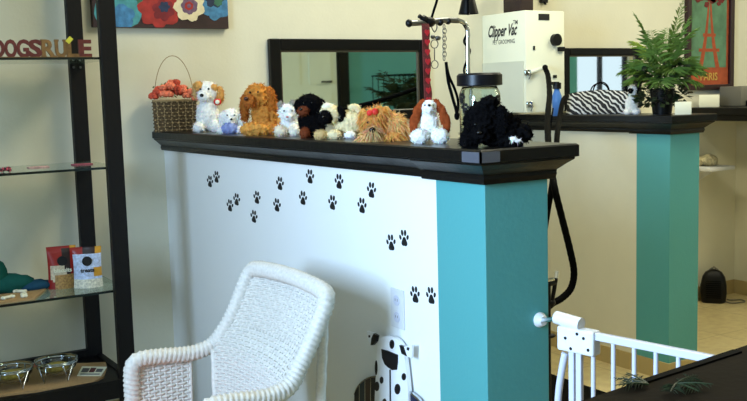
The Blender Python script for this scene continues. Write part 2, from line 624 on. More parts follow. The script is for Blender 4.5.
wpoly([(283, 345), (305, 362), (330, 385), (360, 430), (380, 500), (385, 600), (290, 600)], .014, .008, b, 3)
wpoly([(283, 340), (332, 380), (364, 428), (358, 430), (328, 388), (283, 350)], .0155, .008, b, 4)
wpart(b, 'wing', WC, dg)['label'] = 'dark blue wing'


# ------------------------------------------------------------------ wicker armchair
def weave(b, S, nu, nv, a, rs, rw, back=True, step=3):
    """S(u,v)->(point, normal); stakes run along v, weavers along u"""
    if back:
        vs, fs = [], []
        n1, n2 = 24, 24
        for i in range(n1 + 1):
            for j in range(n2 + 1):
                vs.append(S(i / n1, j / n2)[0])
        for i in range(n1):
            for j in range(n2):
                fs.append((i * (n2 + 1) + j, (i + 1) * (n2 + 1) + j, (i + 1) * (n2 + 1) + j + 1, i * (n2 + 1) + j + 1))
        b.add(vs, fs)
    for i in range(nu):
        u = (i + .5) / nu
        b.tube([S(u, j / 20)[0] for j in range(21)], rs, 5)
    for j in range(nv):
        v = (j + .5) / nv
        pts = []
        m = nu * step
        for i in range(m + 1):
            u = i / m
            p, n = S(u, v)
            pts.append(p + n * (a * math.sin(PI * (u * nu) + (j % 2) * PI)))
        b.tube(pts, rw, 4)


YC, HALF = 2.222, .243
CHX = .95
ch = thing('wicker_armchair', 'white woven wicker armchair with rolled arms in front of the white half wall', 'armchair', (CHX, YC, 0))
L = lambda x, y, z: Vector((x - CHX, y, z))
path = [L(*q) for q in ((.765, .25, .30), (.764, .25, .42), (.763, .248, .54), (.768, .246, .582), (.79, .244, .596), (.85, .243, .594), (.93, .242, .588), (.99, .236, .603), (1.027, .226, .645), (1.058, .224, .695), (1.084, .226, .745), (1.103, .224, .785))]
top = [L(1.114, .198, .808), L(1.119, .10, .816), L(1.121, 0, .818), L(1.119, -.10, .816), L(1.114, -.198, .808)]
full = catmull(path + top + [Vector((p.x, -p.y, p.z)) for p in path[::-1]], 12)
RR = .021
# even spacing so the braid stays regular
res, acc = [full[0]], 0
for p, q in zip(full, full[1:]):
    d = (q - p).length
    while acc + d >= .0042:
        t = (.0042 - acc) / d
        p = p.lerp(q, t)
        d = (q - p).length
        res.append(p)
        acc = 0
    acc += d
full = res
b = MB()
b.tube(full, RR, 16, rf=lambda i, th: 1 + .13 * math.cos(i * .0042 / .0135 * 2 * PI + (2 * th)) + .05 * math.cos(6 * th))
b.build('rolled_edge', M['wicker'], ch, smooth='all')


def curve_x(z):
    P = [(.36, .945), (.45, .967), (.592, .987), (.615, .997), (.665, 1.042), (.738, 1.082), (.795, 1.112), (.87, 1.147)]
    for (z0, x0), (z1, x1) in zip(P, P[1:]):
        if z <= z1:
            t = (z - z0) / (z1 - z0)
            return x0 + (x1 - x0) * t
    return P[-1][1]


def Sback(u, v):
    y = (u - .5) * 2
    ztop = .818 - .006 * abs(y) ** 3 - .025 * abs(y) ** 8
    z = .36 + (ztop - .36) * v
    hw = .15 + .072 * min(1, max(0, (z - .38) / .24))
    def P(yy, zz):
        return Vector((curve_x(zz) - CHX + .045 * (1 - yy * yy) * min(1, (zz - .3) / .2) * .6, yy * hw, zz))
    p = P(y, z)
    n = Vector((-1, 0, .35)).normalized()
    return p, n


b = MB()
weave(b, Sback, 26, 48, .0032, .0034, .0040)
b.build('backrest', M['wicker'], ch, smooth='all')
for s_ in (-1, 1):     # bound slanting edges of the lower back
    b = MB()
    b.tube([Sback(.5 + .5 * s_, v / 20)[0] for v in range(0, 12)], .009, 10, rf=lambda i, th: 1 + .1 * math.cos(i * 2 + th))
    b.build('back_edge_binding', M['wicker'], ch, smooth='all')
for s_ in (-1, 1):
    def Sarm(u, v, s_=s_):
        x = .766 + .145 * u + .02 * v * u
        z = .30 + .285 * v
        y = (HALF + .006 - .03 * (1 - v)) * s_
        return Vector((x - CHX, y, z)), Vector((0, 1, 0))
    b = MB()
    weave(b, Sarm, 10, 32, .003, .0034, .0042)
    b.tube([Sarm(1, v / 12)[0] for v in range(13)], .006, 8)
    b.build('arm_panel', M['wicker'], ch, smooth='all')


def Sseat(u, v):
    return Vector((.60 + .36 * u - CHX, (v - .5) * .46, .385)), Vector((0, 0, 1))


b = MB()
weave(b, Sseat, 26, 26, .002, .003, .0035)
b.box(.58 - CHX, .97 - CHX, -.245, .245, .34, .375, bev=.01)
b.build('seat', M['wicker'], ch, smooth='all')


def Sapron(u, v):
    return Vector((.585 - CHX, (u - .5) * .48, .26 + .1 * v)), Vector((-1, 0, 0))


b = MB()
weave(b, Sapron, 24, 12, .002, .003, .0035)
b.build('apron', M['wicker'], ch, smooth='all')
for (x, y) in ((.60, .225), (.60, -.225), (.98, .17), (.98, -.17)):
    b = MB()
    z0 = .36
    b.tube([(x - CHX, y, z0 * (1 - k / 60)) for k in range(61)], .018, 10, rf=lambda i, th: 1 + .07 * math.cos(i * 1.6 + th))
    b.build('leg', M['wicker'], ch, smooth='all')
for s_ in (-1, 1):      # slanting rear props
    b = MB()
    b.tube([Vector((1.115 - CHX, .195 * s_, .775)).lerp(Vector((1.04 - CHX, .215 * s_, .0)), k / 60) for k in range(61)], .013, 10, rf=lambda i, th: 1 + .07 * math.cos(i * 1.6 + th))
    b.build('back_prop', M['wicker'], ch, smooth='all')
cu = MB()
bm = bmesh.new()
bmesh.ops.create_cube(bm, size=1)
bmesh.ops.subdivide_edges(bm, edges=bm.edges[:], cuts=8, use_grid_fill=True)
for v in bm.verts:
    x, y, z = v.co * 2
    f = (1 - .25 * abs(x) ** 4) * (1 - .25 * abs(y) ** 4)
    v.co = Vector((x * .185 * (1 - .04 * y * y), y * .205 * (1 - .04 * x * x), z * .035 * f * (1 - .5 * abs(x) ** 6 - .4 * abs(y) ** 6)))
cu.bm(bm)
o = cu.build('seat_cushion', M['coral'], smooth='all')
o.location = (.765, YC, .42)
tag(o, 'coral coloured seat cushion lying in the white wicker armchair', 'cushion')

# ------------------------------------------------------------------ etagere (shelving unit)
SX0, SX1 = .36, 1.03
SY0, SY1 = 3.28, 3.70
sh = thing('display_shelf', 'tall black wooden display shelf with clear glass shelves on the left', 'shelving unit', (0.7, 3.5, 0))
PW = .057
for (x, y, d) in ((SX1 - PW, SY0, .03), (SX0, SY0, .03), (SX1 - .062, SY1 - .03, .03), (SX0, SY1 - .03, .03)):
    wpart(MB().box(x, x + PW, y, y + d, 0, 2.05), 'post', M['espresso'], sh, bevel=.002)
ZB = .30


def glass_z(u, v):
    return at(u, v, 1, SY0 + .02).z


GZ = [at(100, 57, 1, SY0 + .02).z, at(107.8, 166.9, 1, SY0 + .02).z, at(114.3, 290.3, 1, SY0 + .02).z]
for z in GZ + [1.95]:
    g = wpart(MB().box(SX0 + .0, SX1 - .004, SY0 + .031, SY1 - .032, z - .008, z), 'glass_shelf', M['shelf_glass'], sh)
    subpart(MB().box(SX0 + PW, SX1 - PW, SY0 + .024, SY0 + .0305, z - .008, z), 'glass_edge', M['glass_edge'], g)
b = MB()
b.box(SX0, SX1, SY0 + .03, SY1 - .03, ZB - .03, ZB)
wpart(b, 'bottom_shelf', M['espresso'], sh)
b = MB()
b.box(SX0 + PW, SX1 - PW, SY0, SY0 + .028, ZB - .06, ZB + .006)
b.box(SX0 + PW, SX1 - .062, SY1 - .03, SY1 - .004, ZB - .05, ZB + .03)
for x in (SX0 + .005, SX1 - .03):
    b.box(x, x + .025, SY0 + .03, SY1 - .03, ZB - .04, ZB + .006)
wpart(b, 'shelf_rail', M['espresso'], sh)
for z in GZ:
    for x in (SX1 - .05, SX1 - .025):
        b = MB()
        b.tube([(x, SY1 - .031, z - .022), (x, SY1 - .04, z - .022)], .004, 8)
        wpart(b, 'shelf_pin', M['steel'], sh)

# sign of cut out wooden letters
SGY = 3.40
zt = GZ[0]
s0 = at(-8, 56, 1, SGY)
s1 = at(91, 56, 1, SGY)
sgn = thing('letter_sign', 'cut out wooden letter sign reading DOGSRULE on the top glass shelf', 'sign', ((s0.x + s1.x) / 2, SGY, zt))
edges = [-8, 5, 17, 29, 42, 55.5, 67, 79, 91.5]
LH = abs(at(40, 37, 1, SGY).z - at(40, 56, 1, SGY).z)
for i, chh in enumerate('DOGSRULE'):
    xa, xb = at(edges[i], 56, 1, SGY).x, at(edges[i + 1], 56, 1, SGY).x
    vs, fs = text_mesh(chh, 1.0, .12, .035)
    mnx, mxx = min(v.x for v in vs), max(v.x for v in vs)
    mny, mxy = min(v.y for v in vs), max(v.y for v in vs)
    hh = LH * .96
    wd = (xb - xa) * 1.02
    pts = [(xa + (v.x - mnx) / (mxx - mnx) * wd, SGY + v.z * .05, zt + .003 + (v.y - mny) / (mxy - mny) * hh) for v in vs]
    b = MB().add(pts, fs)
    # slab serifs
    st = .006
    for (cx_, top_) in {'D': [(.12, 0), (.12, 1)], 'R': [(.14, 0), (.88, 0), (.14, 1)], 'U': [(.14, 1), (.86, 1)], 'L': [(.2, 0), (.2, 1)], 'E': [(.2, 0), (.2, 1)]}.get(chh, []):
        zz = zt + .003 if not top_ else zt + .003 + hh - .007
        b.box(xa + wd * cx_ - wd * .18, xa + wd * cx_ + wd * .18, SGY - .0055, SGY + .0055, zz, zz + .007)
    if i == 0:
        pass
    wpart(b, 'letter', M['wood_red'] if i < 4 or i == 7 else M['wood_gold'], sgn)['label'] = ('red brown' if i < 4 or i == 7 else 'golden brown') + ' letter ' + chh
b = MB()
b.box(s0.x, s1.x, SGY - .008, SGY + .008, zt + .0005, zt + .006)
wpart(b, 'base_strip', M['wood_gold'], sgn)
c = at(69.5, 40, 1, SGY - .01)
b = MB()
q = .0135
b.poly([c + Vector((q, 0, .003)), c + Vector((.002, 0, q)), c + Vector((-q, 0, -.003)), c + Vector((-.002, 0, -q))], (0, .0035, 0))
wpart(b, 'price_sticker', M['yellow'], sgn)['label'] = 'yellow diamond shaped sticker'

# small things lying on the second glass shelf
zt = GZ[1]
c = at(3, 168, 1, 3.36)
b = MB()
for k in range(22):
    a = k / 22 * 2 * PI
    b.ell((.022 * math.cos(a), .014 * math.sin(a), .006 + .004 * math.sin(3 * a) + .004), (.0055, .0055, .0055), k % 2, sub=1)
o = b.build('beaded_collar', [mat('pink_beads', (196, 70, 90), .4), mat('dark_beads', (60, 20, 34), .4)], smooth='all')
o.location = (c.x, 3.36, zt - .0005)
tag(o, 'small pink and dark beaded collar at the left end of the middle glass shelf', 'pet collar')
for (u, lb, colr) in ((38, 'flat pale pink patterned ribbon strip on the middle glass shelf', (214, 170, 160)), (82, 'flat dark pink band on the middle glass shelf in front of the rear post', (150, 70, 84))):
    c = at(u, 165, 1, 3.5)
    b = MB()
    b.box(-.035, .035, -.02, .02, 0, .004, bev=.001)
    o = b.build('ribbon_band', mat('ribbon', colr, .7, var=.3, vscale=120), smooth=True)
    o.location = (c.x, 3.5, zt)
    tag(o, lb, 'ribbon')

# third shelf: costume, bone tray, treat bags
zt = GZ[2]
GX = at(0, 290, 1, 3.45).x
b = MB()
vs, fs = [], []
out = [(-14, 225), (-2, 230), (4, 247), (9, 262), (20, 270), (34, 276), (42, 280), (47, 286), (46, 290), (20, 290), (-14, 290)]


def px_on(Y, pts):
    return [at(u, v, 1, Y) for u, v in pts]


cb = MB()
for c_, r_, k_ in (((0, 0, .03), (.085, .05, .032), (30, 84, 78)), ((-.045, 0, .06), (.05, .04, .06), (28, 80, 70)), ((-.062, 0, .115), (.034, .032, .055), (26, 76, 66)), ((-.072, 0, .165), (.022, .024, .035), (190, 44, 44)), ((.08, -.005, .016), (.06, .045, .018), (36, 72, 96)), ((-.055, -.034, .10), (.012, .012, .02), (196, 60, 60))):
    cb.ell(c_, r_, col=lin(k_), sub=3)
for i, v in enumerate(cb.v):
    n = noise.noise(Vector(v) * 60) * .004
    cb.v[i] = (v[0] + n, v[1] + n, max(0, v[2] + n))
o = cb.build('dog_costume', M['plush'], smooth='all', cols=True)
c = at(-2, 285, 1, 3.50)
o.location = (c.x + .03, 3.50, zt - .001)
o.scale = (1.1, .9, 1.12)
tag(o, 'crumpled teal and red knitted dog costume on the third glass shelf', 'dog costume')
b = MB()
P = [at(-12, 307, 2, zt), at(36, 301, 2, zt), at(52, 285, 2, zt), at(-12, 288, 2, zt)]
P = [Vector((p.x, min(max(p.y, SY0 + .04), SY1 - .06), zt)) for p in P]
b.poly(P, (0, 0, .006))
ct = thing('treat_board', 'tan corrugated board carrying white bone treats on the third glass shelf', 'board', P[0])
wpart(b, 'board', M['burlap'], ct)
for i, (u, v) in enumerate(((8, 297), (24, 295), (20, 291))):
    p = at(u, v, 2, zt + .012)
    t = Vector((p.x, min(max(p.y, SY0 + .06), SY1 - .1), zt + .0055))
    b = MB()
    for s_ in (-1, 1):
        b.ell((.017 * s_, .005, .006), (.007, .007, .006), sub=2).ell((.017 * s_, -.005, .006), (.007, .007, .006), sub=2)
    b.tube([(-.016, 0, .006), (.016, 0, .006)], .0055, 8)
    o = b.build('bone_treat', M['carton_white'], smooth='all')
    o.location = t
    o.rotation_euler = (0, 0, .4 + i)
    tag(o, ['white bone shaped treat at the left of the tan board', 'white bone shaped treat at the right front of the tan board', 'white bone shaped treat at the back of the tan board'][i], 'dog treat', 'bone treats on the tan board')


def treat_bag(u, v, wpx, hpx, Y, cols, label, rz, name='treat_bag', word=''):
    s = (Vector((at(u, v, 1, Y))) - Vector(EYE)).length / F
    c = at(u, v, 1, Y)
    az = math.atan2(c.x, c.y)
    t = thing(name, label, 'treat bag', (c.x, Y, zt), -az + rz)
    W, H = wpx * s, hpx * s
    vs, fs, mi = [], [], []
    n, m = 14, 18
    b = MB()
    for side in (-1, 1):
        vs = []
        for j in range(m + 1):
            vv = j / m
            for i in range(n + 1):
                uu = i / n
                th = .24 * W * math.sin(PI * uu) ** .6 * (1 - vv) ** .55 + .001
                if vv > .9: th = .0012
                wob = .0015 * math.sin(9 * uu + 5 * vv)
                x = (uu - .5) * W * (1 - .06 * math.sin(PI * vv))
                vs.append((x, side * th + wob, vv * H))
        fs = [(j * (n + 1) + i, j * (n + 1) + i + 1, (j + 1) * (n + 1) + i + 1, (j + 1) * (n + 1) + i) for j in range(m) for i in range(n)]
        o0 = len(b.v)
        b.add(vs, fs)
        for k, f in enumerate(fs):
            j, i = divmod(k, n)
            b.m[-len(fs) + k] = cols[1](i / n, j / m)
    bag = b.build('pouch', cols[0], t, smooth='all')
    b = MB()
    b.lathe([(.0, .0), (W * .13, 0), (W * .13, .001)], n=20)
    b = MB()
    yy = -.24 * W * .62 - .002
    b.tube([(0, yy - .001, H * .66), (0, yy + .003, H * .66)], W * .17, 20)
    e = b.build('emblem', M['ink'], bag)
    vs, fs = text_mesh(word, W * .2, .0004, .0006)
    b = MB().add([(v.x, -.24 * W * .72 - .004 - v.z, H * .44 + v.y) for v in vs], fs)
    b.build('lettering', M['ink'] if word == 'treats' else M['carton_white'], bag)
    return t


TB = [mat('glossy_red_film', (150, 36, 32), .35), mat('clear_window_bones', (206, 190, 160), .4, var=.3, vscale=120), mat('biscuit_tan', (168, 128, 72), .6, var=.4, vscale=160), mat('dark_brown_film', (44, 28, 26), .35), mat('golden_film', (206, 150, 50), .4), mat('pale_blue_film', (190, 204, 232), .4, var=.3, vscale=110), mat('white_biscuit', (224, 218, 196), .6, var=.3, vscale=150)]


def red_bag(u, v):
    if v > .93: return 4 if u > .78 else 0
    if v < .28 and u > .2: return 2
    if v < .55 and (u - .3) ** 2 + (v - .35) ** 2 < .075: return 1
    return 3 if .45 < u < .75 else 0


def blue_bag(u, v):
    if v > .78: return 4 if u > .72 else (0 if u < .3 else 3)
    if v < .22: return 6
    if .25 < v < .5 and u > .7: return 4
    return 5


treat_bag(63, 281, 27, 40, 3.47, (TB, red_bag), 'glossy red bag of dog biscuits with round black emblem, left of the blue one', .1, word='biscuits')
treat_bag(88.5, 282, 27, 39, 3.42, (TB, blue_bag), 'pale blue and white dog treat bag with dark top, right of the red one', -.05, word='treats')

# bottom shelf: burlap mat, double glass diner, card
zt = ZB
mt = MB()
P = [at(-14, 399, 2, zt), at(20, 394.5, 2, zt), at(50, 391, 2, zt), at(75, 388, 2, zt), at(95, 384, 2, zt), at(104, 378, 2, zt), at(107, 369, 2, zt), at(106, 364, 2, zt), at(60, 366, 2, zt), at(-14, 374, 2, zt)]
P = [Vector((min(max(p.x, SX0 + .005), SX1 - .034), min(max(p.y, SY0 + .032), SY1 - .035), zt)) for p in P]
mt.poly(P, (0, 0, .008))
o = mt.build('burlap_mat', M['burlap'])
tag(o, 'tan burlap mat with wavy front edge on the bottom black shelf', 'mat')
din = thing('double_diner', 'pair of clear glass pet bowls in a wire stand on the burlap mat', 'pet bowl stand', (.66, 3.42, zt + .008))
bx = [at(12, 378, 1, 3.42).x, at(57, 372, 1, 3.42).x]
for x in bx:
    xx = x - .66
    b = MB()
    b.lathe([(.03, .03), (.05, .032), (.066, .05), (.072, .072), (.075, .074), (.075, .071), (.069, .049), (.052, .028), (.03, .026), (0, .026)], (xx, 0, 0), 32)
    b.build('glass_bowl', M['glass'], din, smooth='all')
    b = MB()
    b.ell((xx, 0, .045), (.05, .05, .014), sub=3)
    b.build('kibble', mat('yellow_kibble', (176, 158, 74), .6, bump=.8, bscale=200, var=.4, vscale=120), din, smooth='all')
    b = MB()
    ring = [(xx + .071 * math.cos(a * PI / 16), .071 * math.sin(a * PI / 16), .064) for a in range(33)]
    b.tube(ring, .003, 6)
    for a in (-2.6, -1.2, .4, 1.9):
        p0 = (xx + .071 * math.cos(a - .3), .071 * math.sin(a - .3), .064)
        p1 = (xx + .06 * math.cos(a), .06 * math.sin(a), .003)
        p2 = (xx + .071 * math.cos(a + .3), .071 * math.sin(a + .3), .064)
        b.tube([p0, p1, p2], .003, 6)
    b.build('wire_ring', M['chrome'], din, smooth='all')
b = MB()
b.tube([(bx[0] - .66 + .07, -.012, .063), (bx[1] - .66 - .07, -.012, .063)], .003, 6)
b.tube([(bx[0] - .66 + .07, .014, .063), (bx[1] - .66 - .07, .014, .063)], .003, 6)
b.build('connecting_wire', mat('copper_wire', (150, 90, 70), .3, .9), din)
b = MB()
P = [at(77, 376, 2, zt + .009), at(101, 376, 2, zt + .009), at(107, 367, 2, zt + .009), at(82, 366.5, 2, zt + .009)]
P = [Vector((min(p.x, SX1 - .036), min(p.y, SY1 - .04), zt + .0085)) for p in P]
cen = sum(P, Vector()) / 4
cd = thing('printed_card', 'small white printed card on the burlap mat right of the glass bowls', 'card', cen)
b.poly(P, (0, 0, .0015))
wpart(b, 'paper', M['carton_white'], cd)
b = MB()
for (a_, c_, d_, e_, mi) in ((.1, .9, .12, .22, 0), (.08, .36, .35, .8, 0), (.4, .62, .35, .85, 1), (.66, .92, .4, .75, 0)):
    f = lambda s_, t_: P[0].lerp(P[1], s_).lerp(P[3].lerp(P[2], s_), t_) + Vector((0, 0, .0015))
    b.poly([f(a_, d_), f(c_, d_), f(c_, e_), f(a_, e_)], (0, 0, .0004), mi)
wpart(b, 'print', [mat('grey_print', (92, 92, 92), .7), mat('maroon_print', (90, 40, 40), .7)], cd)

# ------------------------------------------------------------------ flower painting
PY = YB - .03
fp = thing('flower_painting', 'unframed canvas painting of red, white and blue flowers above the basket', 'painting', at(172, 27, 1, YB))
A0, A1 = at(100, 26.2, 1, PY), at(228.7, 28.6, 1, PY)
zb = A1.z
b = MB()
b.box(1.08, A1.x, PY, YB - .001, zb, zb + .42)
wpart(b, 'canvas', mat('teal_brown_paint', (52, 34, 34), .7, var=.3, vscale=14), fp)


def ppoly(b, cx_, cy_, r, petals, amp, lift, mi, seed, sx=1.):
    random.seed(seed)
    pts = []
    ph = random.random() * 6
    for i in range(60):
        a = i / 60 * 2 * PI
        rr = r * (1 + amp * abs(math.sin(petals * a / 2 + ph)) - amp / 2 + random.uniform(-.03, .03))
        u, v = cx_ + rr * math.cos(a) * sx, cy_ + rr * math.sin(a)
        p = at(u, v, 1, PY)
        pts.append((min(max(p.x, 1.081), A1.x - .001), PY - lift, min(max(p.z, zb + .001), zb + .419)))
    b.poly(pts, (0, .0015 + lift * .2, 0), mi)


FM = [mat('turquoise_oil', (72, 148, 152), .6, var=.3, vscale=30), mat('red_oil', (158, 40, 36), .6, var=.25, vscale=40), mat('crimson_oil', (120, 24, 34), .6, var=.3, vscale=30), mat('cream_oil', (226, 212, 176), .6, var=.1, vscale=40), mat('plum_oil', (112, 84, 112), .6, var=.3, vscale=60), mat('blue_oil', (64, 124, 168), .6, var=.35, vscale=40), mat('green_oil', (52, 104, 82), .6, var=.3, vscale=40), mat('navy_oil', (28, 44, 74), .6, var=.3, vscale=40)]
b = MB()
ppoly(b, 118, 8, 26, 5, .1, .0010, 0, 1, .9)
ppoly(b, 122, 17, 12, 5, .2, .0016, 5, 2)
ppoly(b, 148, -6, 14, 6, .2, .0012, 6, 3)
wpart(b, 'painted_leaf', FM, fp)
b = MB()
ppoly(b, 160, 8, 19, 8, .2, .0020, 1, 4, 1.1)
ppoly(b, 163, 10, 10, 6, .3, .0026, 2, 5)
ppoly(b, 164, 7, 5, 6, .3, .0032, 7, 6)
wpart(b, 'painted_flower', FM, fp)['label'] = 'painted red flower'
b = MB()
ppoly(b, 216, 4, 15, 7, .2, .0020, 5, 7)
ppoly(b, 214, -2, 9, 6, .3, .0026, 7, 8)
ppoly(b, 218, 2, 4, 6, .3, .0032, 6, 9)
wpart(b, 'painted_flower', FM, fp)['label'] = 'painted blue flower'
b = MB()
ppoly(b, 189, 6, 14.5, 7, .2, .0040, 3, 10)
ppoly(b, 189, 6, 8, 7, .15, .0046, 4, 11)
ppoly(b, 188.5, 6, 4.2, 6, .1, .0052, 1, 12)
ppoly(b, 188.5, 6, 2, 6, .1, .0058, 4, 13)
wpart(b, 'painted_flower', FM, fp)['label'] = 'painted cream flower with a red centre'


# ------------------------------------------------------------------ mirrors
def mirror(x0, x1, z0, z1, fw, label):
    t = thing('wall_mirror', label, 'mirror', ((x0 + x1) / 2, YB, z0))
    wpart(MB().box(x0 + fw * .8, x1 - fw * .8, YB - .014, YB - .002, z0 + fw * .8, z1 - fw * .8), 'mirror_glass', M['mirror'], t)
    b = MB()
    for (a_, c_, d_, e_) in ((x0, x0 + fw, z0, z1), (x1 - fw, x1, z0, z1), (x0 + fw, x1 - fw, z0, z0 + fw), (x0 + fw, x1 - fw, z1 - fw, z1)):
        b.box(a_, c_, YB - .032, YB - .001, d_, e_)
    wpart(b, 'frame', M['black_wood'], t, bevel=.005)
    g = .007
    b = MB()
    for (a_, c_, d_, e_) in ((x0 + fw, x0 + fw + g, z0 + fw, z1 - fw), (x1 - fw - g, x1 - fw, z0 + fw, z1 - fw), (x0 + fw, x1 - fw, z1 - fw - g, z1 - fw)):
        b.box(a_, c_, YB - .022, YB - .012, d_, e_)
    wpart(b, 'inner_bead', mat('pewter_bead', (96, 88, 74), .4, .5), t)


mz = at(340, 39, 1, YB - .03).z
m0 = at(271, 70, 1, YB - .03).x
m1 = at(429, 70, 1, YB - .03).x
mirror(m0, m1, 1.16, mz, .05, 'wide black framed mirror on the back wall behind the row of plush dogs')
n0 = at(564.5, 60, 1, YB - .03).x
mirror(n0, at(642, 60, 1, YB - .03).x, 1.165, at(600, 48, 1, YB - .03).z, .038, 'black framed mirror on the back wall behind the zebra striped bag')

# ------------------------------------------------------------------ poster
Q0, Q1 = at(690, 89, 1, YB - .03), at(734, 89, 1, YB - .03)
zb = Q1.z
po = thing('tower_poster', 'framed orange and green poster of an iron lattice tower behind the palm', 'poster', ((Q0.x + Q1.x) / 2, YB, zb))
x0, x1 = Q0.x - .02, Q1.x
zt_ = zb + .72
fr = MB()
for (a_, c_, d_, e_) in ((x0, x0 + .03, zb, zt_), (x1 - .035, x1, zb, zt_), (x0 + .03, x1 - .035, zb, zb + .03), (x0 + .03, x1 - .035, zt_ - .03, zt_)):
    fr.box(a_, c_, YB - .03, YB - .001, d_, e_)
wpart(fr, 'frame', M['frame_red'], po, bevel=.003)
b = MB()
b.box(x0 + .03, x1 - .035, YB - .012, YB - .002, zb + .03, zt_ - .03)
pr = wpart(b, 'print', M['orange'], po)
xa, xb, za, zc = x0 + .05, x1 - .055, zb + .13, zt_ - .05
b = MB()
b.box(xa, xb, YB - .0135, YB - .011, za, zc)
subpart(b, 'green_ground', M['green_ink'], pr)
xm = (xa + xb) / 2
b = MB()
H_ = zc - za
for s_ in (-1, 1):
    prev = None
    for k in range(12):
        t0, t1 = k / 12, (k + 1) / 12
        w0, w1 = .085 * (1 - t0) ** 2.2 + .008, .085 * (1 - t1) ** 2.2 + .008
        i0, i1 = max(0, w0 - .035 * (1 - t0)), max(0, w1 - .035 * (1 - t1))
        b.poly([(xm + s_ * i0, YB - .0145, za + H_ * t0), (xm + s_ * w0, YB - .0145, za + H_ * t0), (xm + s_ * w1, YB - .0145, za + H_ * t1), (xm + s_ * i1, YB - .0145, za + H_ * t1)], (0, .002, 0))
for z, w_ in ((.17, .09), (.33, .055)):
    b.box(xm - w_, xm + w_, YB - .0148, YB - .012, za + H_ * z, za + H_ * z + .018)
subpart(b, 'printed_tower', M['orange'], pr)
b = MB()
random.seed(3)
for k in range(26):
    a = random.random() * 2 * PI
    r = random.uniform(.01, .12)
    x, z = xm + r * math.cos(a) * 1.1, za + H_ * .78 + r * math.sin(a) * .55
    q = random.uniform(.012, .024)
    b.poly([(min(max(x + q * math.cos(i * PI / 4 + a) * (1 + .5 * (i % 2)), xa), xb), YB - .0165, z + q * math.sin(i * PI / 4 + a)) for i in range(8)], (0, .004, 0))
subpart(b, 'printed_foliage', M['dark_red'], pr)
vs, fs = text_mesh('PARIS', .062, .0008, .001)
subpart(MB().add([(xm + v.x, YB - .0140 - v.z, zb + .075 + v.y) for v in vs], fs), 'title_lettering', M['pale_yellow'], pr)


# ------------------------------------------------------------------ plush animals
def frame_at(u, v, ax, val):
    c = at(u, v, ax, val)
    d = (Vector(EYE) - c)
    depth = abs((B @ (np.array(c) - EYE))[2])
    return c, depth / F, -math.atan2(c.x, c.y)


def blobmesh(blobs, s, vox, disp, dfreq, fur, furlen, droop=.4, seed=1, furw=.9):
    mb = MB()
    for bl in blobs:
        mb.ell(Vector(bl[0]) * s, [r * s for r in bl[1]], sub=3)
    o = mb.build('tmp', M['plush'])
    md = o.modifiers.new('r', 'REMESH')
    md.mode = 'VOXEL'
    md.voxel_size = vox * s
    ms = o.modifiers.new('s', 'SMOOTH')
    ms.iterations = 3
    dg_ = bpy.context.evaluated_depsgraph_get()
    dg_.update()
    me = bpy.data.meshes.new_from_object(o.evaluated_get(dg_))
    bpy.data.objects.remove(o)
    rnd = random.Random(seed)
    out = MB()
    cols = []
    for v in me.vertices:
        p = v.co / s
        best, bc = 1e9, None
        for bl in blobs:
            d = Vector(((p.x - bl[0][0]) / bl[1][0], (p.y - bl[0][1]) / bl[1][1], (p.z - bl[0][2]) / bl[1][2])).length
            d -= (bl[3] if len(bl) > 3 else 0)
            if d < best:
                best, bc = d, bl[2]
        k = 1 + .22 * noise.noise(p * .5)
        cols.append(tuple(x * k for x in lin(bc)))
    vs = []
    for v in me.vertices:
        n = noise.noise(v.co / s * dfreq) * disp * s
        q = v.co + v.normal * n
        q.z = max(q.z, 0)
        vs.append(q)
    out.v = [tuple(q) for q in vs]
    out.f = [tuple(p.vertices) for p in me.polygons]
    out.m = [0] * len(out.f)
    out.c = cols
    pv = [tuple(p.vertices) for p in me.polygons]
    for k in range(fur):
        f = rnd.choice(pv)
        i = f[0]
        q = vs[i]
        n = me.vertices[i].normal
        t = n.cross(Vector((rnd.uniform(-1, 1), rnd.uniform(-1, 1), rnd.uniform(-1, 1))))
        if t.length < 1e-3: continue
        t.normalize()
        d = (n + Vector((rnd.uniform(-.5, .5), rnd.uniform(-.5, .5), rnd.uniform(-.5, .5) - droop))).normalized()
        ln = furlen * s * rnd.uniform(.6, 1.3)
        wv = furw * s * .5
        tip = q + d * ln + Vector((0, 0, -droop * ln * .5))
        tip.z = max(tip.z, .0005)
        cc = tuple(x * rnd.uniform(.75, 1.3) for x in cols[i])
        o0 = len(out.v)
        out.v += [tuple(q - t * wv - n * .3 * s), tuple(q + t * wv - n * .3 * s), tuple(tip)]
        out.c += [cc] * 3
        out.f.append((o0, o0 + 1, o0 + 2))
        out.m.append(0)
    return out


def plush(u, v, ax, val, label, blobs, parts=(), vox=1.1, disp=.8, dfreq=.45, fur=900, furlen=2.2, droop=.3, seed=1, cat='plush dog', name='plush_dog', zset=TOP, group='plush dogs on the black ledge', furw=.9):
    c, s, rz = frame_at(u, v, ax, val)
    t = thing(name, label, cat, (c.x, c.y, zset), rz, group)
    o = blobmesh(blobs, s, vox, disp, dfreq, fur, furlen, droop, seed, furw)
    me = o.build('body', M['plush'], t, smooth='all', cols=True)
    for p in parts:
        nm, kind = p[0], p[1]
        if kind == 'blob':
            q = blobmesh(p[2], s, .9, p[3] if len(p) > 3 else .5, .6, p[4] if len(p) > 4 else 200, furlen, droop + .3, seed + 5, furw)
            po_ = q.build(nm, M['plush'], t, smooth='all', cols=True)
        else:
            q = MB()
            q.ell(Vector(p[2]) * s, [r * s for r in p[3]], sub=2)
            po_ = q.build(nm, p[4], t, smooth='all')
    return t


WHT, CRM, TAN, BRN, BLK = (236, 234, 228), (230, 212, 166), (200, 148, 82), (120, 56, 26), (10, 9, 10)
E_, RD = M['eye'], M['red']
CXT = X1 + TH / 2 - .02
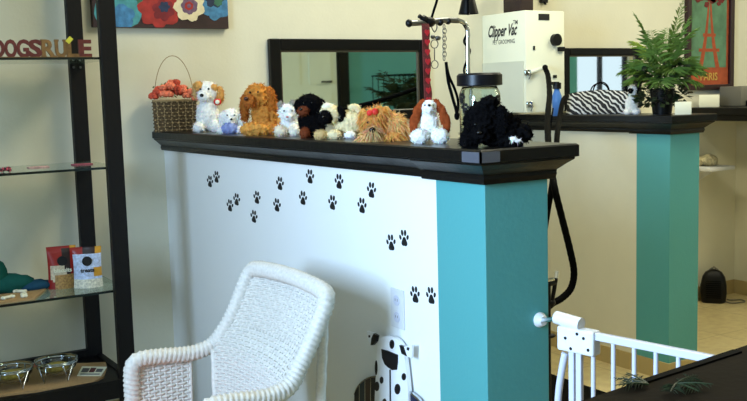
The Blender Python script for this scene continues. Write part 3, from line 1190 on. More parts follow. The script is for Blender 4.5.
# 1 tan and white puppy
plush(208.5, 131, 0, CXT - .02, 'white plush puppy with tan ears and a red heart tag, right of the rose basket',
      [((1, 0, 40), (11, 9, 11), WHT), ((-3, -8, 36), (6.5, 5, 5.5), WHT, .1), ((0, 0, 17), (11.5, 9, 16), WHT), ((-9, -6, 5), (6, 7, 5.5), WHT), ((9, -6, 5), (7, 7, 6), WHT), ((-8, -3, 46), (5, 5.5, 5), TAN), ((7, -4, 44), (4, 5, 4), TAN)],
      [('ear', 'blob', [((12.5, -2, 37), (4.5, 4, 9), TAN)]), ('ear', 'blob', [((-11, -1, 42), (3, 4, 7), (206, 168, 112))]), ('nose', 'e', (-5, -13, 37), (2, 1.8, 1.8), E_), ('eye', 'e', (-6, -8.5, 43), (1.1, 1, 1.1), E_), ('eye', 'e', (2, -9, 43), (1.1, 1, 1.1), E_), ('heart_tag', 'e', (10, -8, 30), (4, 1.2, 3.5), RD), ('tag_patch', 'e', (10, -9.2, 30), (2.3, .8, 2.3), M['carton_white'])], seed=1)
# 2 white puppy with blue bib
plush(231, 132.5, 0, CXT - .04, 'white plush puppy with pale blue bib lying left of the curly brown spaniel',
      [((0, 0, 17), (9.5, 8, 8.5), WHT), ((8, 6, 11), (11, 9, 10), WHT), ((-9, -3, 4), (5, 5, 4), WHT), ((9, -6, 4), (4, 5, 4), WHT), ((-1, -7, 6), (8, 5, 6), (140, 152, 200)), ((0, -6, 14), (4, 4, 3.5), WHT, .1)],
      [('ear', 'blob', [((-9, 0, 15), (3, 3, 7), WHT)]), ('ear', 'blob', [((11, -4, 16), (2.5, 3, 8), WHT)]), ('nose', 'e', (1, -10.5, 15), (1.4, 1, 1.1), E_), ('eye', 'e', (-3, -7.8, 19), (.8, .8, .8), E_), ('eye', 'e', (4, -7.6, 19), (.8, .8, .8), E_)], seed=2)
# 3 curly golden brown spaniel
GB, GB2 = (196, 130, 58), (214, 152, 74)
plush(263, 136.5, 0, CXT - .03, 'large curly golden brown plush spaniel, tallest of the row on the ledge',
      [((-4, -2, 39), (12, 11, 13), GB), ((-11, -9, 35), (7, 7, 6), (166, 96, 42), .1), ((4, 2, 20), (15, 12, 18), GB), ((-6, -7, 7), (16, 9, 7), GB2), ((15, 4, 13), (10, 10, 12), GB2), ((14, -5, 6), (8, 9, 6), GB)],
      [('ear', 'blob', [((-17, -1, 28), (4.5, 5, 14), (160, 92, 38))], 1.3, 500), ('ear', 'blob', [((8, -4, 32), (6.5, 5, 17), (172, 100, 40))], 1.3, 600), ('nose', 'e', (-15, -15.5, 37), (2.4, 2, 2), mat('brown_nose', (66, 34, 24), .4)), ('eye', 'e', (-11, -11, 43), (1.2, 1, 1.2), E_), ('eye', 'e', (-3, -13, 43), (1.2, 1, 1.2), E_)], disp=2.6, dfreq=.32, fur=2200, furlen=2.6, seed=3)
# 4 white and grey
plush(288, 136.5, 0, CXT - .03, 'small white plush puppy with grey ears and pink nose, between spaniel and black dog',
      [((1, 0, 24), (9.5, 8, 9), WHT), ((2, 2, 12), (9, 8, 10), WHT), ((-7, -6, 6), (6.5, 7, 6), (230, 216, 190)), ((7, -6, 6), (6, 7, 6.5), (234, 226, 206)), ((1, -7, 20), (5, 4, 4), WHT, .1)],
      [('ear', 'blob', [((-6, 0, 32), (3, 2.5, 4), (150, 146, 136))]), ('ear', 'blob', [((6, 0, 33), (3, 2.5, 4), (150, 146, 136))]), ('nose', 'e', (0, -11, 20), (1.5, 1, 1.1), mat('pink_nose', (206, 132, 128), .5)), ('eye', 'e', (-3, -7.6, 26), (.9, .8, .9), E_), ('eye', 'e', (5, -7.6, 26), (.9, .8, .9), E_)], seed=4)
# 5 black and rust
plush(311, 140, 0, CXT - .03, 'black plush puppy with rust brown muzzle and paws, left of the pug',
      [((0, 0, 33), (13, 10, 11), BLK), ((-7, -8, 27), (6, 5, 4.5), (110, 56, 34), .12), ((2, 3, 15), (14, 10, 16), BLK), ((-6, -7, 5), (5, 6, 6), (116, 58, 34)), ((8, -6, 5), (6, 6, 6), BLK)],
      [('ear', 'blob', [((-12, 0, 32), (3.5, 4, 7), BLK)]), ('ear', 'blob', [((12, -2, 30), (4, 4, 9), BLK)]), ('nose', 'e', (-9, -13, 29), (1.8, 1.4, 1.4), E_), ('eye', 'e', (-6, -9, 35), (1, .8, 1), E_), ('eye', 'e', (2, -9.6, 35), (1, .8, 1), E_)], seed=5, fur=1200)
# 6 pug
plush(336, 141, 0, CXT - .03, 'cream plush pug with black face and ears lying with curled tail',
      [((-5, -2, 25), (11, 9, 10), CRM), ((-10, -8, 22), (7, 6, 7), BLK, .15), ((14, 4, 16), (17, 11, 13), CRM), ((-15, -7, 5), (7, 7, 5.5), (206, 172, 116)), ((-1, -9, 5), (7, 7, 5.5), CRM), ((14, -8, 4), (6, 6, 4), WHT), ((-7, -3, 33), (6, 6, 3.5), (232, 226, 200))],
      [('ear', 'blob', [((5, -4, 25), (5.5, 4, 8.5), BLK)]), ('ear', 'blob', [((-16, -1, 27), (2.5, 3, 5), BLK)]), ('tail', 'blob', [((19, 3, 31), (6.5, 4, 4), CRM), ((23, 3, 27), (4, 4, 4), CRM)]), ('nose', 'e', (-12, -14, 23), (1.6, 1.2, 1.2), E_), ('eye', 'e', (-14, -12, 27), (1, .8, 1), E_), ('eye', 'e', (-6, -12.5, 27), (1, .8, 1), E_)], seed=6)
# 7 yorkshire with bow
YK, YK2 = (220, 158, 84), (240, 196, 130)
plush(381, 146, 0, CXT - .035, 'long haired golden plush terrier with a red bow on its forehead',
      [((-6, -3, 21), (12, 10, 13), YK), ((-7, -13, 12), (6, 6, 5), (214, 170, 120), .2), ((10, 3, 14), (16, 11, 15), YK2), ((-12, -8, 5), (9, 7, 6), YK2), ((12, -7, 5), (10, 8, 5.5), YK), ((0, -6, 30), (7, 6, 6), YK)],
      [('ear', 'blob', [((-17, 0, 26), (4, 3, 8), YK)], .5, 350), ('ear', 'blob', [((6, -2, 28), (4.5, 3, 8), YK2)], .5, 350), ('nose', 'e', (-8, -18.5, 13), (3.2, 2.4, 2.8), E_), ('eye', 'e', (-12, -12.5, 20), (1.3, 1, 1.3), E_), ('eye', 'e', (-2, -13, 21), (1.3, 1, 1.3), E_), ('bow', 'e', (-10, -13, 29.5), (3.4, 2, 3), RD), ('bow', 'e', (-5, -13, 30.5), (3.2, 2, 3.6), RD)], disp=1.5, fur=3600, furlen=7.5, droop=.75, seed=7, furw=1.1)
# 8 basset
BR = (142, 66, 32)
plush(430, 145.5, 0, CXT - .03, 'white plush hound with long reddish brown ears, sitting left of the glass jar',
      [((0, 0, 36), (8.5, 8, 8), WHT), ((0, -7, 36), (4.5, 5, 5.5), WHT, .1), ((0, 2, 20), (9.5, 8, 15), WHT), ((-10, -6, 8), (9.5, 9, 8), WHT), ((10.5, -6, 8), (9, 9, 8), WHT), ((-6, 2, 41), (4.5, 5, 4), BR), ((6, 2, 41), (4.5, 5, 4), BR)],
      [('ear', 'blob', [((-9, -1, 37), (3.5, 3, 6), BR), ((-13, -1, 29), (3.8, 3, 10), BR), ((-16, -1, 20), (4.2, 3, 11), BR)]), ('ear', 'blob', [((9, -1, 37), (3.5, 3, 6), BR), ((13.5, -1, 29), (3.8, 3, 10), BR), ((17, -1, 20), (4.2, 3, 11), BR)]), ('nose', 'e', (0, -12, 39), (1.8, 1.4, 1.3), E_), ('eye', 'e', (-4, -7.5, 39), (1, .8, 1), E_), ('eye', 'e', (4, -7.5, 39), (1, .8, 1), E_)], seed=8, fur=900, furlen=1.8)
# 9 black poodle
plush(492, 152, 0, CXT - .03, 'large curly black plush poodle lying in front of the glass jar on the ledge',
      [((-8, -2, 28), (17, 13, 19), BLK), ((-11, -13, 14), (9, 7, 8), BLK), ((8, 3, 18), (23, 13, 18), BLK), ((-22, -6, 9), (10, 9, 10), BLK), ((31, 0, 13), (9, 8, 9), BLK), ((20, -5, 7), (13, 9, 7), BLK), ((-2, -6, 45), (9, 8, 6), BLK)],
      [('ear', 'blob', [((-22, -4, 24), (6, 5, 15), BLK)], 2, 600), ('ear', 'blob', [((10, -8, 27), (7, 5, 15), BLK)], 2, 600), ('paw_patch', 'blob', [((21, -14, 9), (4, 2.5, 2.5), WHT), ((25, -13, 7), (4, 2.5, 2.2), WHT)], .3, 60), ('nose', 'e', (-12, -20, 16), (3, 2, 2.2), E_), ('eye', 'e', (-16, -14, 24), (1.4, 1, 1.4), E_), ('eye', 'e', (-4, -14.5, 24), (1.4, 1, 1.4), E_)], disp=3.4, dfreq=.3, fur=2600, furlen=2.6, droop=.1, seed=9, vox=1.3)
# spotted plush on second ledge
plush(631.5, 115.5, 0, X2 + .06, 'white plush dog with black ears and green hat beside the zebra bag', [((1, 0, 25), (5, 5, 6), WHT), ((0, 0, 10), (6.5, 5, 10), WHT), ((-4, -3, 3), (4, 4, 3.5), WHT), ((5, -3, 3), (4, 4, 3.5), WHT), ((-1, -4, 24), (2.5, 3, 2.5), BLK, .1), ((2, 1, 18), (4.5, 4.5, 3), (84, 84, 40))],
      [('ear', 'blob', [((5, 0, 26), (2.5, 2.5, 5), BLK)]), ('ear', 'blob', [((-4, 0, 27), (2, 2, 4), BLK)]), ('nose', 'e', (-1, -7, 24), (1.2, .9, .9), E_)], seed=10, fur=400, furlen=1.3, group='plush animals on the second ledge', disp=.4)

# ------------------------------------------------------------------ basket of roses
c, s, rz = frame_at(176, 130.5, 1, 3.655)
bk = thing('rose_basket', 'brown twig basket of coral roses with thin wire handle at the wall end', 'flower basket', (c.x, c.y, TOP), rz)
W, H, D = 40 * s, 31 * s, 20 * s
b = MB()
def bpt(t, zf):
    t = t % 4
    k = 1 + .0 * zf
    hx, hy = W / 2 * (1 + .04 * zf), D / 2 * (1 + .04 * zf)
    i, f = int(t), t - int(t)
    P = [(-hx, -hy), (hx, -hy), (hx, hy), (-hx, hy)]
    a_, c_ = P[i], P[(i + 1) % 4]
    return Vector((a_[0] + (c_[0] - a_[0]) * f, a_[1] + (c_[1] - a_[1]) * f, zf * H))
vs = [bpt(i, z) for z in (0, 1) for i in range(4)]
b.add(vs, [(0, 1, 5, 4), (1, 2, 6, 5), (2, 3, 7, 6), (3, 0, 4, 7), (0, 3, 2, 1)])
for i in range(48):
    t = i / 12
    b.tube([bpt(t, z / 4) * 1 for z in range(5)], .0022, 5, mi=1 if i % 2 else 0)
for j in range(9):
    z = (j + .5) / 9
    for pz in range(96):
        q0, q1 = bpt(pz / 24, z), bpt((pz + 1) / 24, z)
        dd = (q1 - q0).normalized()
        nn_ = Vector((dd.y, -dd.x, 0)) * (.004 if (pz + j) % 2 else .0)
        b.tube([q0 + nn_, q1 + nn_], .0026, 5, mi=0 if (pz * 7 + j) % 3 else 1)
b.tube([bpt(k / 12, 1) for k in range(49)], .005, 6, mi=1)
b.build('basket', [M['basket'], M['basket_light']], bk, smooth=True)
b = MB()
b.tube([(-W / 2 + .004 - .0 * t + (W - .008) * (1 - math.cos(t * PI / 20)) / 2, 0, H + 44 * s * math.sin(t * PI / 20)) for t in range(21)], .0016, 5)
b.build('wire_handle', M['basket_light'], bk)
random.seed(5)
for k in range(34):
    x = -W / 2 * 1.2 + W * 1.2 * ((k % 6) + .5) / 6 + random.uniform(-.006, .006)
    y = -D / 2 + D * (((k // 6) % 3) + .5) / 3 - .01
    z = H + .006 + random.uniform(0, .016) + .03 * (1 - (x / (W / 2)) ** 2) * (.4 + .25 * ((k // 6) % 3)) + (.022 if k >= 18 else 0)
    x *= 1 if k < 18 else .8
    b = MB()
    r = random.uniform(.017, .022)
    for ring in range(3):
        for p in range(5 - ring):
            a = p / (5 - ring) * 2 * PI + ring
            rr = r * (1 - ring * .3)
            b.ell((x + rr * .55 * math.cos(a), y + rr * .55 * math.sin(a), z + ring * r * .25), (rr * .5, rr * .5, rr * .62), sub=1)
    b.build('rose', M['rose_deep'] if k % 3 == 0 else M['rose'], bk)
b = MB()
for k in range(50):
    x, y = random.uniform(-.58, .56) * W, random.uniform(-.55, .55) * D
    z = H + random.uniform(.0, .06)
    a = random.random() * 6.3
    d = Vector((math.cos(a) * .016, math.sin(a) * .016, random.uniform(0, .014)))
    n = Vector((-d.y, d.x, 0)) * .3
    p = Vector((x, y, z))
    b.add([p, p + d * .5 + n, p + d, p + d * .5 - n], [(0, 1, 2, 3)])
b.build('leaves', M['leaf'], bk)

# ------------------------------------------------------------------ glass jar with paw prints
c, s, rz = frame_at(480.5, 147, 0, 1.50)
jr = thing('glass_jar', 'large clear glass jar with black paw prints and black lid behind the poodle', 'jar', (c.x, c.y, TOP), rz)
R_ = 20.5 * s
Hj = 56 * s
b = MB()
b.lathe([(0, 0), (R_ * .92, 0), (R_, .006), (R_, Hj * .86), (R_ * .9, Hj * .95), (R_ * .84, Hj), (R_ * .80, Hj), (R_ * .86, Hj * .94), (R_ * .95, Hj * .85), (R_ * .95, .012), (R_ * .88, .008), (0, .008)])
jar = b.build('jar_glass', M['glass'], jr, smooth='all')
b = MB()
b.lathe([(0, Hj + 13 * s), (R_ * 1.0, Hj + 13 * s), (R_ * 1.1, Hj + 11 * s), (R_ * 1.1, Hj + 1 * s), (R_ * .9, Hj + .0005), (0, Hj + .0005)], n=36)
b.build('lid', mat('black_lid', (9, 9, 16), .35, spec=.3), jr, smooth=True)
for (a0, z0) in ((-2.35, .62), (-1.95, .45), (-1.35, .70), (-.8, .58), (-1.0, .34), (-2.2, .25), (-.5, .75), (-2.6, .8)):
    b = MB()
    for (dx, dz, r) in ((0, -.005, .0085), (-.010, .003, .0042), (-.004, .009, .0044), (.004, .009, .0044), (.010, .003, .0042)):
        a = a0 + dx / R_
        n = Vector((math.cos(a), math.sin(a), 0))
        cc = n * (R_ + .0004) + Vector((0, 0, Hj * z0 + dz))
        b.tube([cc - n * .0006, cc + n * .0008], r, 10)
    b.build('paw_decal', M['ink'], jr)

# grey plate on the lip of the ledge
b = MB()
P0, P1 = at(463, 152.6, 0, X1 - .053), at(484, 153.5, 0, X1 - .053)
ptop = TOP + .001
b.box(X1 - .0565, X1 - .052, Y1 - .0565, at(463, 156, 0, X1 - .053).y, TOP - .026, TOP - .003)
b.box(X1 - .0565, at(499, 157, 1, Y1 - .053).x, Y1 - .0565, Y1 - .052, TOP - .026, TOP - .003)
o = b.build('grey_plate', M['plate_grey'])  # thin grey strip round the near corner of the lip
tag(o, 'short grey plate on the black ledge below the poodle', 'corner guard')

# ------------------------------------------------------------------ grooming arm with leashes
PYL = 2.15
pb = at(467.5, 140, 1, PYL)
ga = thing('grooming_arm', 'chrome grooming arm post with a black padded crossbar behind the ledge', 'grooming arm', (pb.x, PYL, 0))
A = lambda u, v, Y=PYL: at(u, v, 1, Y)
b = MB()
top_ = catmull([A(467.5, 40), A(467.5, 30), A(464, 23), A(456, 20)], 6)
b.tube([Vector((top_[0].x, PYL, .01))] + top_, .0065, 12)
wpart(b, 'post', M['chrome'], ga, smooth='all')
b = MB()
b.tube([Vector((top_[0].x, PYL, .0)), Vector((top_[0].x, PYL, .02))], .14, 28)
wpart(b, 'base', M['black'], ga)
b = MB()
bar = catmull([A(458, 20.5), A(445, 20.2), A(432, 21.5), A(420, 22.8), A(409, 23.3)], 4)
b.tube(bar, .0078, 12)
wpart(b, 'crossbar', M['steel'], ga, smooth='all')
b = MB()
b.ell(A(409, 23.3), (.010, .010, .011), sub=2)
b.tube(catmull([A(419, 16), A(424, 19), A(430, 23)], 5), [.006] * 4 + [.011] * 7, 8)
b.ell(A(430, 22), (.018, .014, .014), sub=2)
b.ell(A(440, 22), (.009, .012, .011), sub=2)
b.ell(A(448, 21), (.008, .012, .010), sub=2)
wpart(b, 'clamp', M['black'], ga, smooth='all')
b = MB()
b.tube(catmull([A(431, 20), A(434, 10), A(437, 0), A(438, -12), A(444, -22), A(455, -26), A(466, -22), A(468, 15)], 6), .0036, 8)
wpart(b, 'cable', M['rubber'], ga, smooth='all')
b = MB()
b.tube(catmull([A(462, 22), A(467, 32), A(464, 42), A(470, 50), A(467, 60), A(464, 72), A(471, 84), A(467, 100)], 6), .003, 6)
wpart(b, 'wound_cord', M['rubber'], ga, smooth='all')
# red patterned collar strap
st = thing('red_dog_collar', 'red heart patterned dog collar strap hanging from the crossbar left end', 'dog collar', A(423, 24))
b = MB()
ts = [A(423, 24), A(423, 60), A(423, 100), A(424, 118)]
s = .0025
hw = 5 * .00225
vs = []
for k in range(20):
    p = ts[0].lerp(Vector((ts[0].x + .004, PYL, A(424, 118).z)), k / 19)
    vs += [p + Vector((-hw, -.012, 0)), p + Vector((hw, -.012 - .004 * math.sin(k), 0)), p + Vector((hw, -.009 - .004 * math.sin(k), 0)), p + Vector((-hw, -.009, 0))]
fs = []
for k in range(19):
    for j in range(4):
        fs.append((k * 4 + j, k * 4 + (j + 1) % 4, k * 4 + 4 + (j + 1) % 4, k * 4 + 4 + j))
b.add(vs, fs)
strap = wpart(b, 'strap', mat('brown_red_webbing', (110, 44, 40), .8, var=.3, vscale=200), st)
b = MB()
for k in range(8):
    z = A(423, 33 + k * 9.6).z
    p = Vector((ts[0].x + .002, PYL - .017, z))
    b.poly([p + Vector((x * .009, 0, y * .0095)) for x, y in ((0, -1), (-.9, 0), (-.9, .55), (-.45, .85), (0, .5), (.45, .85), (.9, .55), (.9, 0))], (0, .002, 0))
subpart(b, 'heart_pattern', mat('bright_red_print', (196, 36, 48), .6), strap)


def chain(b, u, v0, v1, r=3.2, n=5, Y=PYL):
    for k in range(n):
        v = v0 + (v1 - v0) * k / (n - 1)
        c = A(u, v, Y)
        rr = r * .00225
        pts = [c + Vector(((math.cos(a * PI / 8) * rr * (1 if k % 2 else .55)), (.0 if k % 2 else .002), math.sin(a * PI / 8) * rr * 1.25)) for a in range(17)]
        b.tube(pts, .0011, 5)


c1_ = thing('chain_lead', 'short steel chain lead with two rings hanging from the crossbar', 'grooming lead', A(434.5, 26))
b = MB()
b.tube(catmull([A(433, 20), A(431.5, 26), A(434.5, 32), A(437, 27), A(435.5, 20)], 5), .0016, 6)
b.tube([A(434.5 + 3.6 * math.cos(a * PI / 8), 44 + 4.2 * math.sin(a * PI / 8)) for a in range(17)], .0013, 6)
b.tube([A(434.5, 48), A(434.5, 60)], .0018, 6)
b.tube([A(434.8 + 3.4 * math.cos(a * PI / 8), 64.5 + 4.0 * math.sin(a * PI / 8)) for a in range(17)], .0013, 6)
b.ell(A(433, 37), (.008, .005, .006), sub=2)
b.ell(A(438, 38), (.009, .006, .007), sub=2)
wpart(b, 'chain', M['steel'], c1_, smooth='all')
c2_ = thing('black_leash', 'black looped leash with a chain clip hanging next to the chrome post', 'leash', A(445, 24))
b = MB()
chain(b, 444.5, 27, 58, 2.8, 9)
wpart(b, 'clip_chain', M['steel'], c2_, smooth='all')
b = MB()
b.tube(catmull([A(446, 62), A(448, 80), A(452, 96), A(456, 110), A(457, 118)], 6), .0045, 7)
b.tube(catmull([A(446, 62), A(449, 76), A(455, 90), A(458, 102), A(457, 118)], 6), .0038, 7)
b.ell(A(457, 116), (.009, .006, .012), sub=2)
wpart(b, 'strap', M['rubber'], c2_, smooth='all')

# hanging lamp
lc = A(468.5, 14, 2.5)
lp = thing('hanging_lamp', 'black cone lamp shade hanging above the grooming arm', 'lamp', lc)
s = .0027
b = MB()
r1 = 12 * s
b.lathe([(r1, 0), (r1 * .98, .004), (r1 * .6, 20 * s), (r1 * .45, 26 * s), (0, 27 * s), (0, 26 * s), (r1 * .5, 19 * s), (r1 * .93, .003)])
b.build('lamp_shade', M['black'], lp, smooth='all')
b = MB()
b.ell((0, 0, .02), (.014, .014, .02), sub=2)
b.build('bulb', M['white_plastic'], lp, smooth='all')
b = MB()
b.tube([(0, 0, 26 * s), (0, 0, HC - lc.z)], .004, 6)
b.build('cable', M['rubber'], lp)

# ------------------------------------------------------------------ clipper vacuum machine
XM0, YM0 = 3.0, 3.43
XM1 = at(564.5, 12, 1, YM0).x
ZM0, ZM1 = 1.176, at(525, 10, 0, XM0).z
YM1 = YB - .001
vm = thing('clipper_vacuum', 'tall cream clipper vacuum cabinet with script lettering mounted on the back wall', 'clipper vacuum', (XM0, YB, ZM0))
cab = wpart(MB().box(XM0, XM1, YM0, YM1, ZM0, ZM1, bev=.006), 'cabinet', M['machine'], vm, smooth=True)
zs = at(505, 62, 0, XM0).z
b = MB().box(XM0 - .004, XM0 + .001, YM0 + .012, YM1 - .005, ZM0 + .004, zs)
wpart(b, 'lower_panel', M['machine_panel'], vm)
def facept(u, v, off=.0):
    p = at(u, v, 0, XM0)
    return Vector((XM0 - off, p.y, p.z))
def frontpt(u, v, off=.0):
    p = at(u, v, 1, YM0)
    return Vector((p.x, YM0 - off, p.z))
for txt, u, v, wpx, sz, shr, bd_ in (('Clipper Vac', 503, 31, 29, .07, .42, .0022), ('PET GROOMING', 504, 42, 22, .017, 0, .0), ('TM', 515.5, 22.5, 4.5, .012, 0, .0006)):
    vs, fs = text_mesh(txt, 1, .0, 0 if not bd_ else bd_ * 12, shr)
    mx_, mn_ = max(v_.x for v_ in vs), min(v_.x for v_ in vs)
    a_, c_ = facept(u - wpx / 2, v), facept(u + wpx / 2, v)
    wid = abs(a_.y - c_.y)
    k = wid / (mx_ - mn_)
    hz = {'Clipper Vac': 1.7, 'PET GROOMING': 1.3, 'TM': 1.2}[txt]
    cm = (mx_ + mn_) / 2
    P = [Vector((XM0 - .0012, (a_.y + c_.y) / 2 - (v_.x - cm) * k, facept(u, v).z + v_.y * k * hz)) for v_ in vs]
    subpart(MB().add(P, fs), 'lettering', M['ink'], cab)['label'] = 'black lettering ' + txt
def boxuv(b, u0, v0, u1, v1, d, mi=0):
    p, q = frontpt(u0, v1), frontpt(u1, v0)
    b.box(p.x, q.x, YM0 - d, YM0 + .001, p.z, q.z, mi)
b = MB(); boxuv(b, 538.5, 14, 549, 20, .003)
wpart(b, 'rating_label', M['ink'], vm)
b = MB()
p = frontpt(554.5, 40)
b.tube([p + Vector((0, .002, 0)), p + Vector((0, -.022, 0))], 6 * .0047, 24)
wpart(b, 'round_port', M['black'], vm, smooth=True)
b = MB(); boxuv(b, 557.5, 47, 563, 51.5, .014)
wpart(b, 'switch', M['black'], vm)
b = MB(); boxuv(b, 533, 46, 534.5, 50, .004); boxuv(b, 553, 75, 556, 78, .006)
wpart(b, 'rivet', M['black'], vm)
for (u, v) in ((526, 72), (528, 104)):
    p = frontpt(u, v)
    b = MB()
    b.box(p.x - .012, p.x + .02, p.y - .012, p.y + .001, p.z - .018, p.z + .012, bev=.003)
    b.tube([p + Vector((0, -.012, 0)), p + Vector((.012, -.02, -.01)), p + Vector((.004, -.014, -.035))], .003, 6)
    wpart(b, 'latch', M['chrome'], vm, smooth=True)
b = MB()
p0, p1 = frontpt(529, 72, .012), frontpt(541, 67.5, .03)
b.tube([p0, p1], .009, 10)
wpart(b, 'hose_outlet', M['machine'], vm)
bp = at(519.5, 9, 1, 3.6)
b = MB().box(bp.x - .035, bp.x + .045, 3.55, 3.68, ZM1, ZM1 + .13, bev=.004)
o = b.build('dark_box', M['dusk'], smooth=True)
tag(o, 'dark brown box standing on top of the clipper vacuum cabinet', 'box')
p = at(544, 1, 1, YB - .01)
b = MB().box(p.x - .025, p.x + .02, YB - .02, YB - .0005, p.z - .01, p.z + .03, bev=.003).tube([p, p + Vector((.0, -.012, -.018))], .006, 6)
o = b.build('wall_hook', M['black'])
tag(o, 'small black hook on the wall above the clipper vacuum cabinet', 'hook')

# hoses
b = MB()
H1 = [frontpt(541, 67.5, .03)] + [at(u, v, 1, y) for u, v, y in ((545, 68, 3.36), (548, 76, 3.3), (549.5, 95, 3.1), (547.5, 120, 2.8), (549, 150, 2.55), (554, 185, 2.4), (562, 218, 2.38), (570, 250, 2.36), (574, 272, 2.36), (571, 288, 2.36), (562, 298, 2.36), (553, 303, 2.36), (547, 308, 2.36))]
H1 = catmull(H1, 8)
b.tube(H1, .0115, 10, rf=lambda i, th: 1 + .06 * (i % 2))
o = b.build('vacuum_hose', M['rubber'], smooth='all')
tag(o, 'thick black ribbed hose arching from the clipper vacuum down behind the ledge', 'hose')
b = MB()
H2 = catmull([at(u, v, 1, y) for u, v, y in ((567, 96, 3.05), (563, 101, 3.0), (560, 115, 2.9), (557.5, 132, 2.7), (556, 150, 2.6), (552, 185, 2.45), (547, 215, 2.45), (543, 240, 2.45))], 8)
b.tube(H2, .0105, 10)
b.tube(catmull([at(u, v, 1, 2.9) for u, v in ((553, 108), (551, 125), (550, 140), (549, 165))], 8), .003, 6)
o = b.build('dryer_hose', M['rubber'], smooth='all')
tag(o, 'second black hose running past the zebra bag and crossing behind the ledge', 'hose')
# nozzle holder near the end of the half wall
nh = thing('nozzle_holder', 'black spray nozzle with chrome tip held behind the teal end of the half wall', 'spray nozzle', at(551, 300, 1, 2.3))
b = MB()
b.tube([at(549, 283, 1, 2.3), at(549, 330, 1, 2.3), Vector((at(549, 330, 1, 2.3).x, 2.3, .02))], .006, 8)
b.tube([at(549, 284, 1, 2.3), at(555, 283, 1, 2.3)], .008, 8)
b.tube([at(556, 278, 1, 2.3), at(552, 302, 1, 2.3)], .007, 8)
b.ell(at(552, 303, 1, 2.3), (.014, .01, .012), sub=2)
b.box(at(549, 330, 1, 2.3).x - .06, at(549, 330, 1, 2.3).x + .06, 2.24, 2.36, .006, .025)
b.ell(at(551, 336, 1, 2.3), (.02, .01, .008), sub=2)
wpart(b, 'bracket', M['black'], nh, smooth=True)
b = MB()
b.tube([at(557.5, 271, 1, 2.3), at(556, 279, 1, 2.3)], .007, 10)
b.tube([at(546, 280, 1, 2.3), at(554, 279, 1, 2.3)], .005, 8)
wpart(b, 'tip', M['chrome'], nh)

# spray bottle
c, s, rz = frame_at(557, 114.5, 1, 3.34)
sb = thing('spray_bottle', 'blue spray bottle with black cap beside the clipper vacuum cabinet', 'bottle', (c.x, c.y, TOP))
b = MB()
r = 4.8 * s
b.lathe([(0, 0), (r, 0), (r, 20 * s), (r * .6, 25 * s), (r * .55, 27 * s), (0, 27 * s)])
b.build('bottle', M['blue'], sb, smooth='all')
b = MB()
b.lathe([(0, 27 * s), (r * .9, 27 * s), (r * .9, 33 * s), (0, 33 * s)])
b.box(-r * 1.6, r * .4, -.008, .008, 31 * s, 34 * s)
b.build('cap', M['black'], sb, smooth=True)

# ------------------------------------------------------------------ zebra bag
c, s, rz = frame_at(600, 115.5, 0, X2 + .09)
zb_ = thing('zebra_bag', 'black and white zebra striped handbag with thin black handles on the second ledge', 'bag', (c.x, c.y, TOP), rz * 1.25)
b = MB()
bm = bmesh.new()
bmesh.ops.create_cube(bm, size=2)
bmesh.ops.subdivide_edges(bm, edges=bm.edges[:], cuts=10, use_grid_fill=True)
for v in bm.verts:
    x, y, z = v.co
    f = 1 - .10 * abs(x) ** 3
    top__ = .86 + .14 * math.cos(x * 1.6)
    v.co = Vector((x * 33 * s * (1 - .06 * (z + 1) / 2), y * 9 * s * (1 - .55 * ((z + 1) / 2) ** 2) * (1 - .3 * abs(x) ** 4), (z + 1) / 2 * 24.5 * s * top__))
    v.co += Vector((noise.noise(v.co * 25), 0, 0)) * .004
b.bm(bm)
b.build('bag_body', M['zebra'], zb_, smooth='all')
b = MB()
b.tube(catmull([((2 + 8 * math.cos(a * PI / 10)) * s, -4 * s, (22 + 10 * math.sin(a * PI / 10)) * s) for a in range(11)], 3), .0032, 6)
b.tube(catmull([((-1 + 9 * math.cos(a * PI / 10)) * s, 3 * s, (22 + 9 * math.sin(a * PI / 10)) * s) for a in range(11)], 3), .0032, 6)
b.tube([(x * s, 0, (23.8 - .003 * x * x) * s) for x in range(-30, 31, 3)], .003, 6)
b.build('handle', M['rubber'], zb_, smooth='all')

# ------------------------------------------------------------------ palm in a pot
c, s, rz = frame_at(662, 117.5, 0, X2 + .10)
pm = thing('potted_palm', 'bushy green artificial palm in a dark pot at the end of the second ledge', 'potted palm', (c.x, c.y, TOP), rz)
b = MB()
b.lathe([(0, 0), (9 * s, 0), (12 * s, 24 * s), (12.5 * s, 26 * s), (11 * s, 26 * s), (11 * s, 23 * s), (0, 23 * s)])
b.build('pot', M['black'], pm, smooth=True)
random.seed(21)


def frond(base_, az, length, rise, arch, leaflen, n=22, width=.13):
    """returns stem points and leaflet quads"""
    d = Vector((math.cos(az), math.sin(az), 0))
    st_ = []
    for k in range(n + 1):
        t = k / n
        st_.append(base_ + d * (length * (t ** 1.15)) + Vector((0, 0, rise * t - arch * t * t)))
    mb_ = MB()
    mb_.tube(st_, [.0022 * (1 - .7 * k / n) for k in range(n + 1)], 5)
    for k in range(int(n * .28), n + 1):
        t = k / n
        tan = (st_[min(k + 1, n)] - st_[max(k - 1, 0)]).normalized()
        side = tan.cross(Vector((0, 0, 1)))
        if side.length < .1: side = Vector((-d.y, d.x, 0))
        side.normalize()
        ll = leaflen * math.sin(PI * (.15 + .8 * t)) * random.uniform(.8, 1.15)
        for sd in (-1, 1):
            dr_ = (side * sd + tan * .75 + Vector((0, 0, random.uniform(-.35, .25)))).normalized()
            w_ = dr_.cross(Vector((0, 0, 1)))
            w_ = (w_.normalized() if w_.length > .1 else tan) * ll * width * .5
            p = st_[k]
            mb_.add([p, p + dr_ * ll * .45 + w_, p + dr_ * ll + Vector((0, 0, -ll * .22)), p + dr_ * ll * .45 - w_], [(0, 1, 2), (0, 2, 3)])
    return mb_


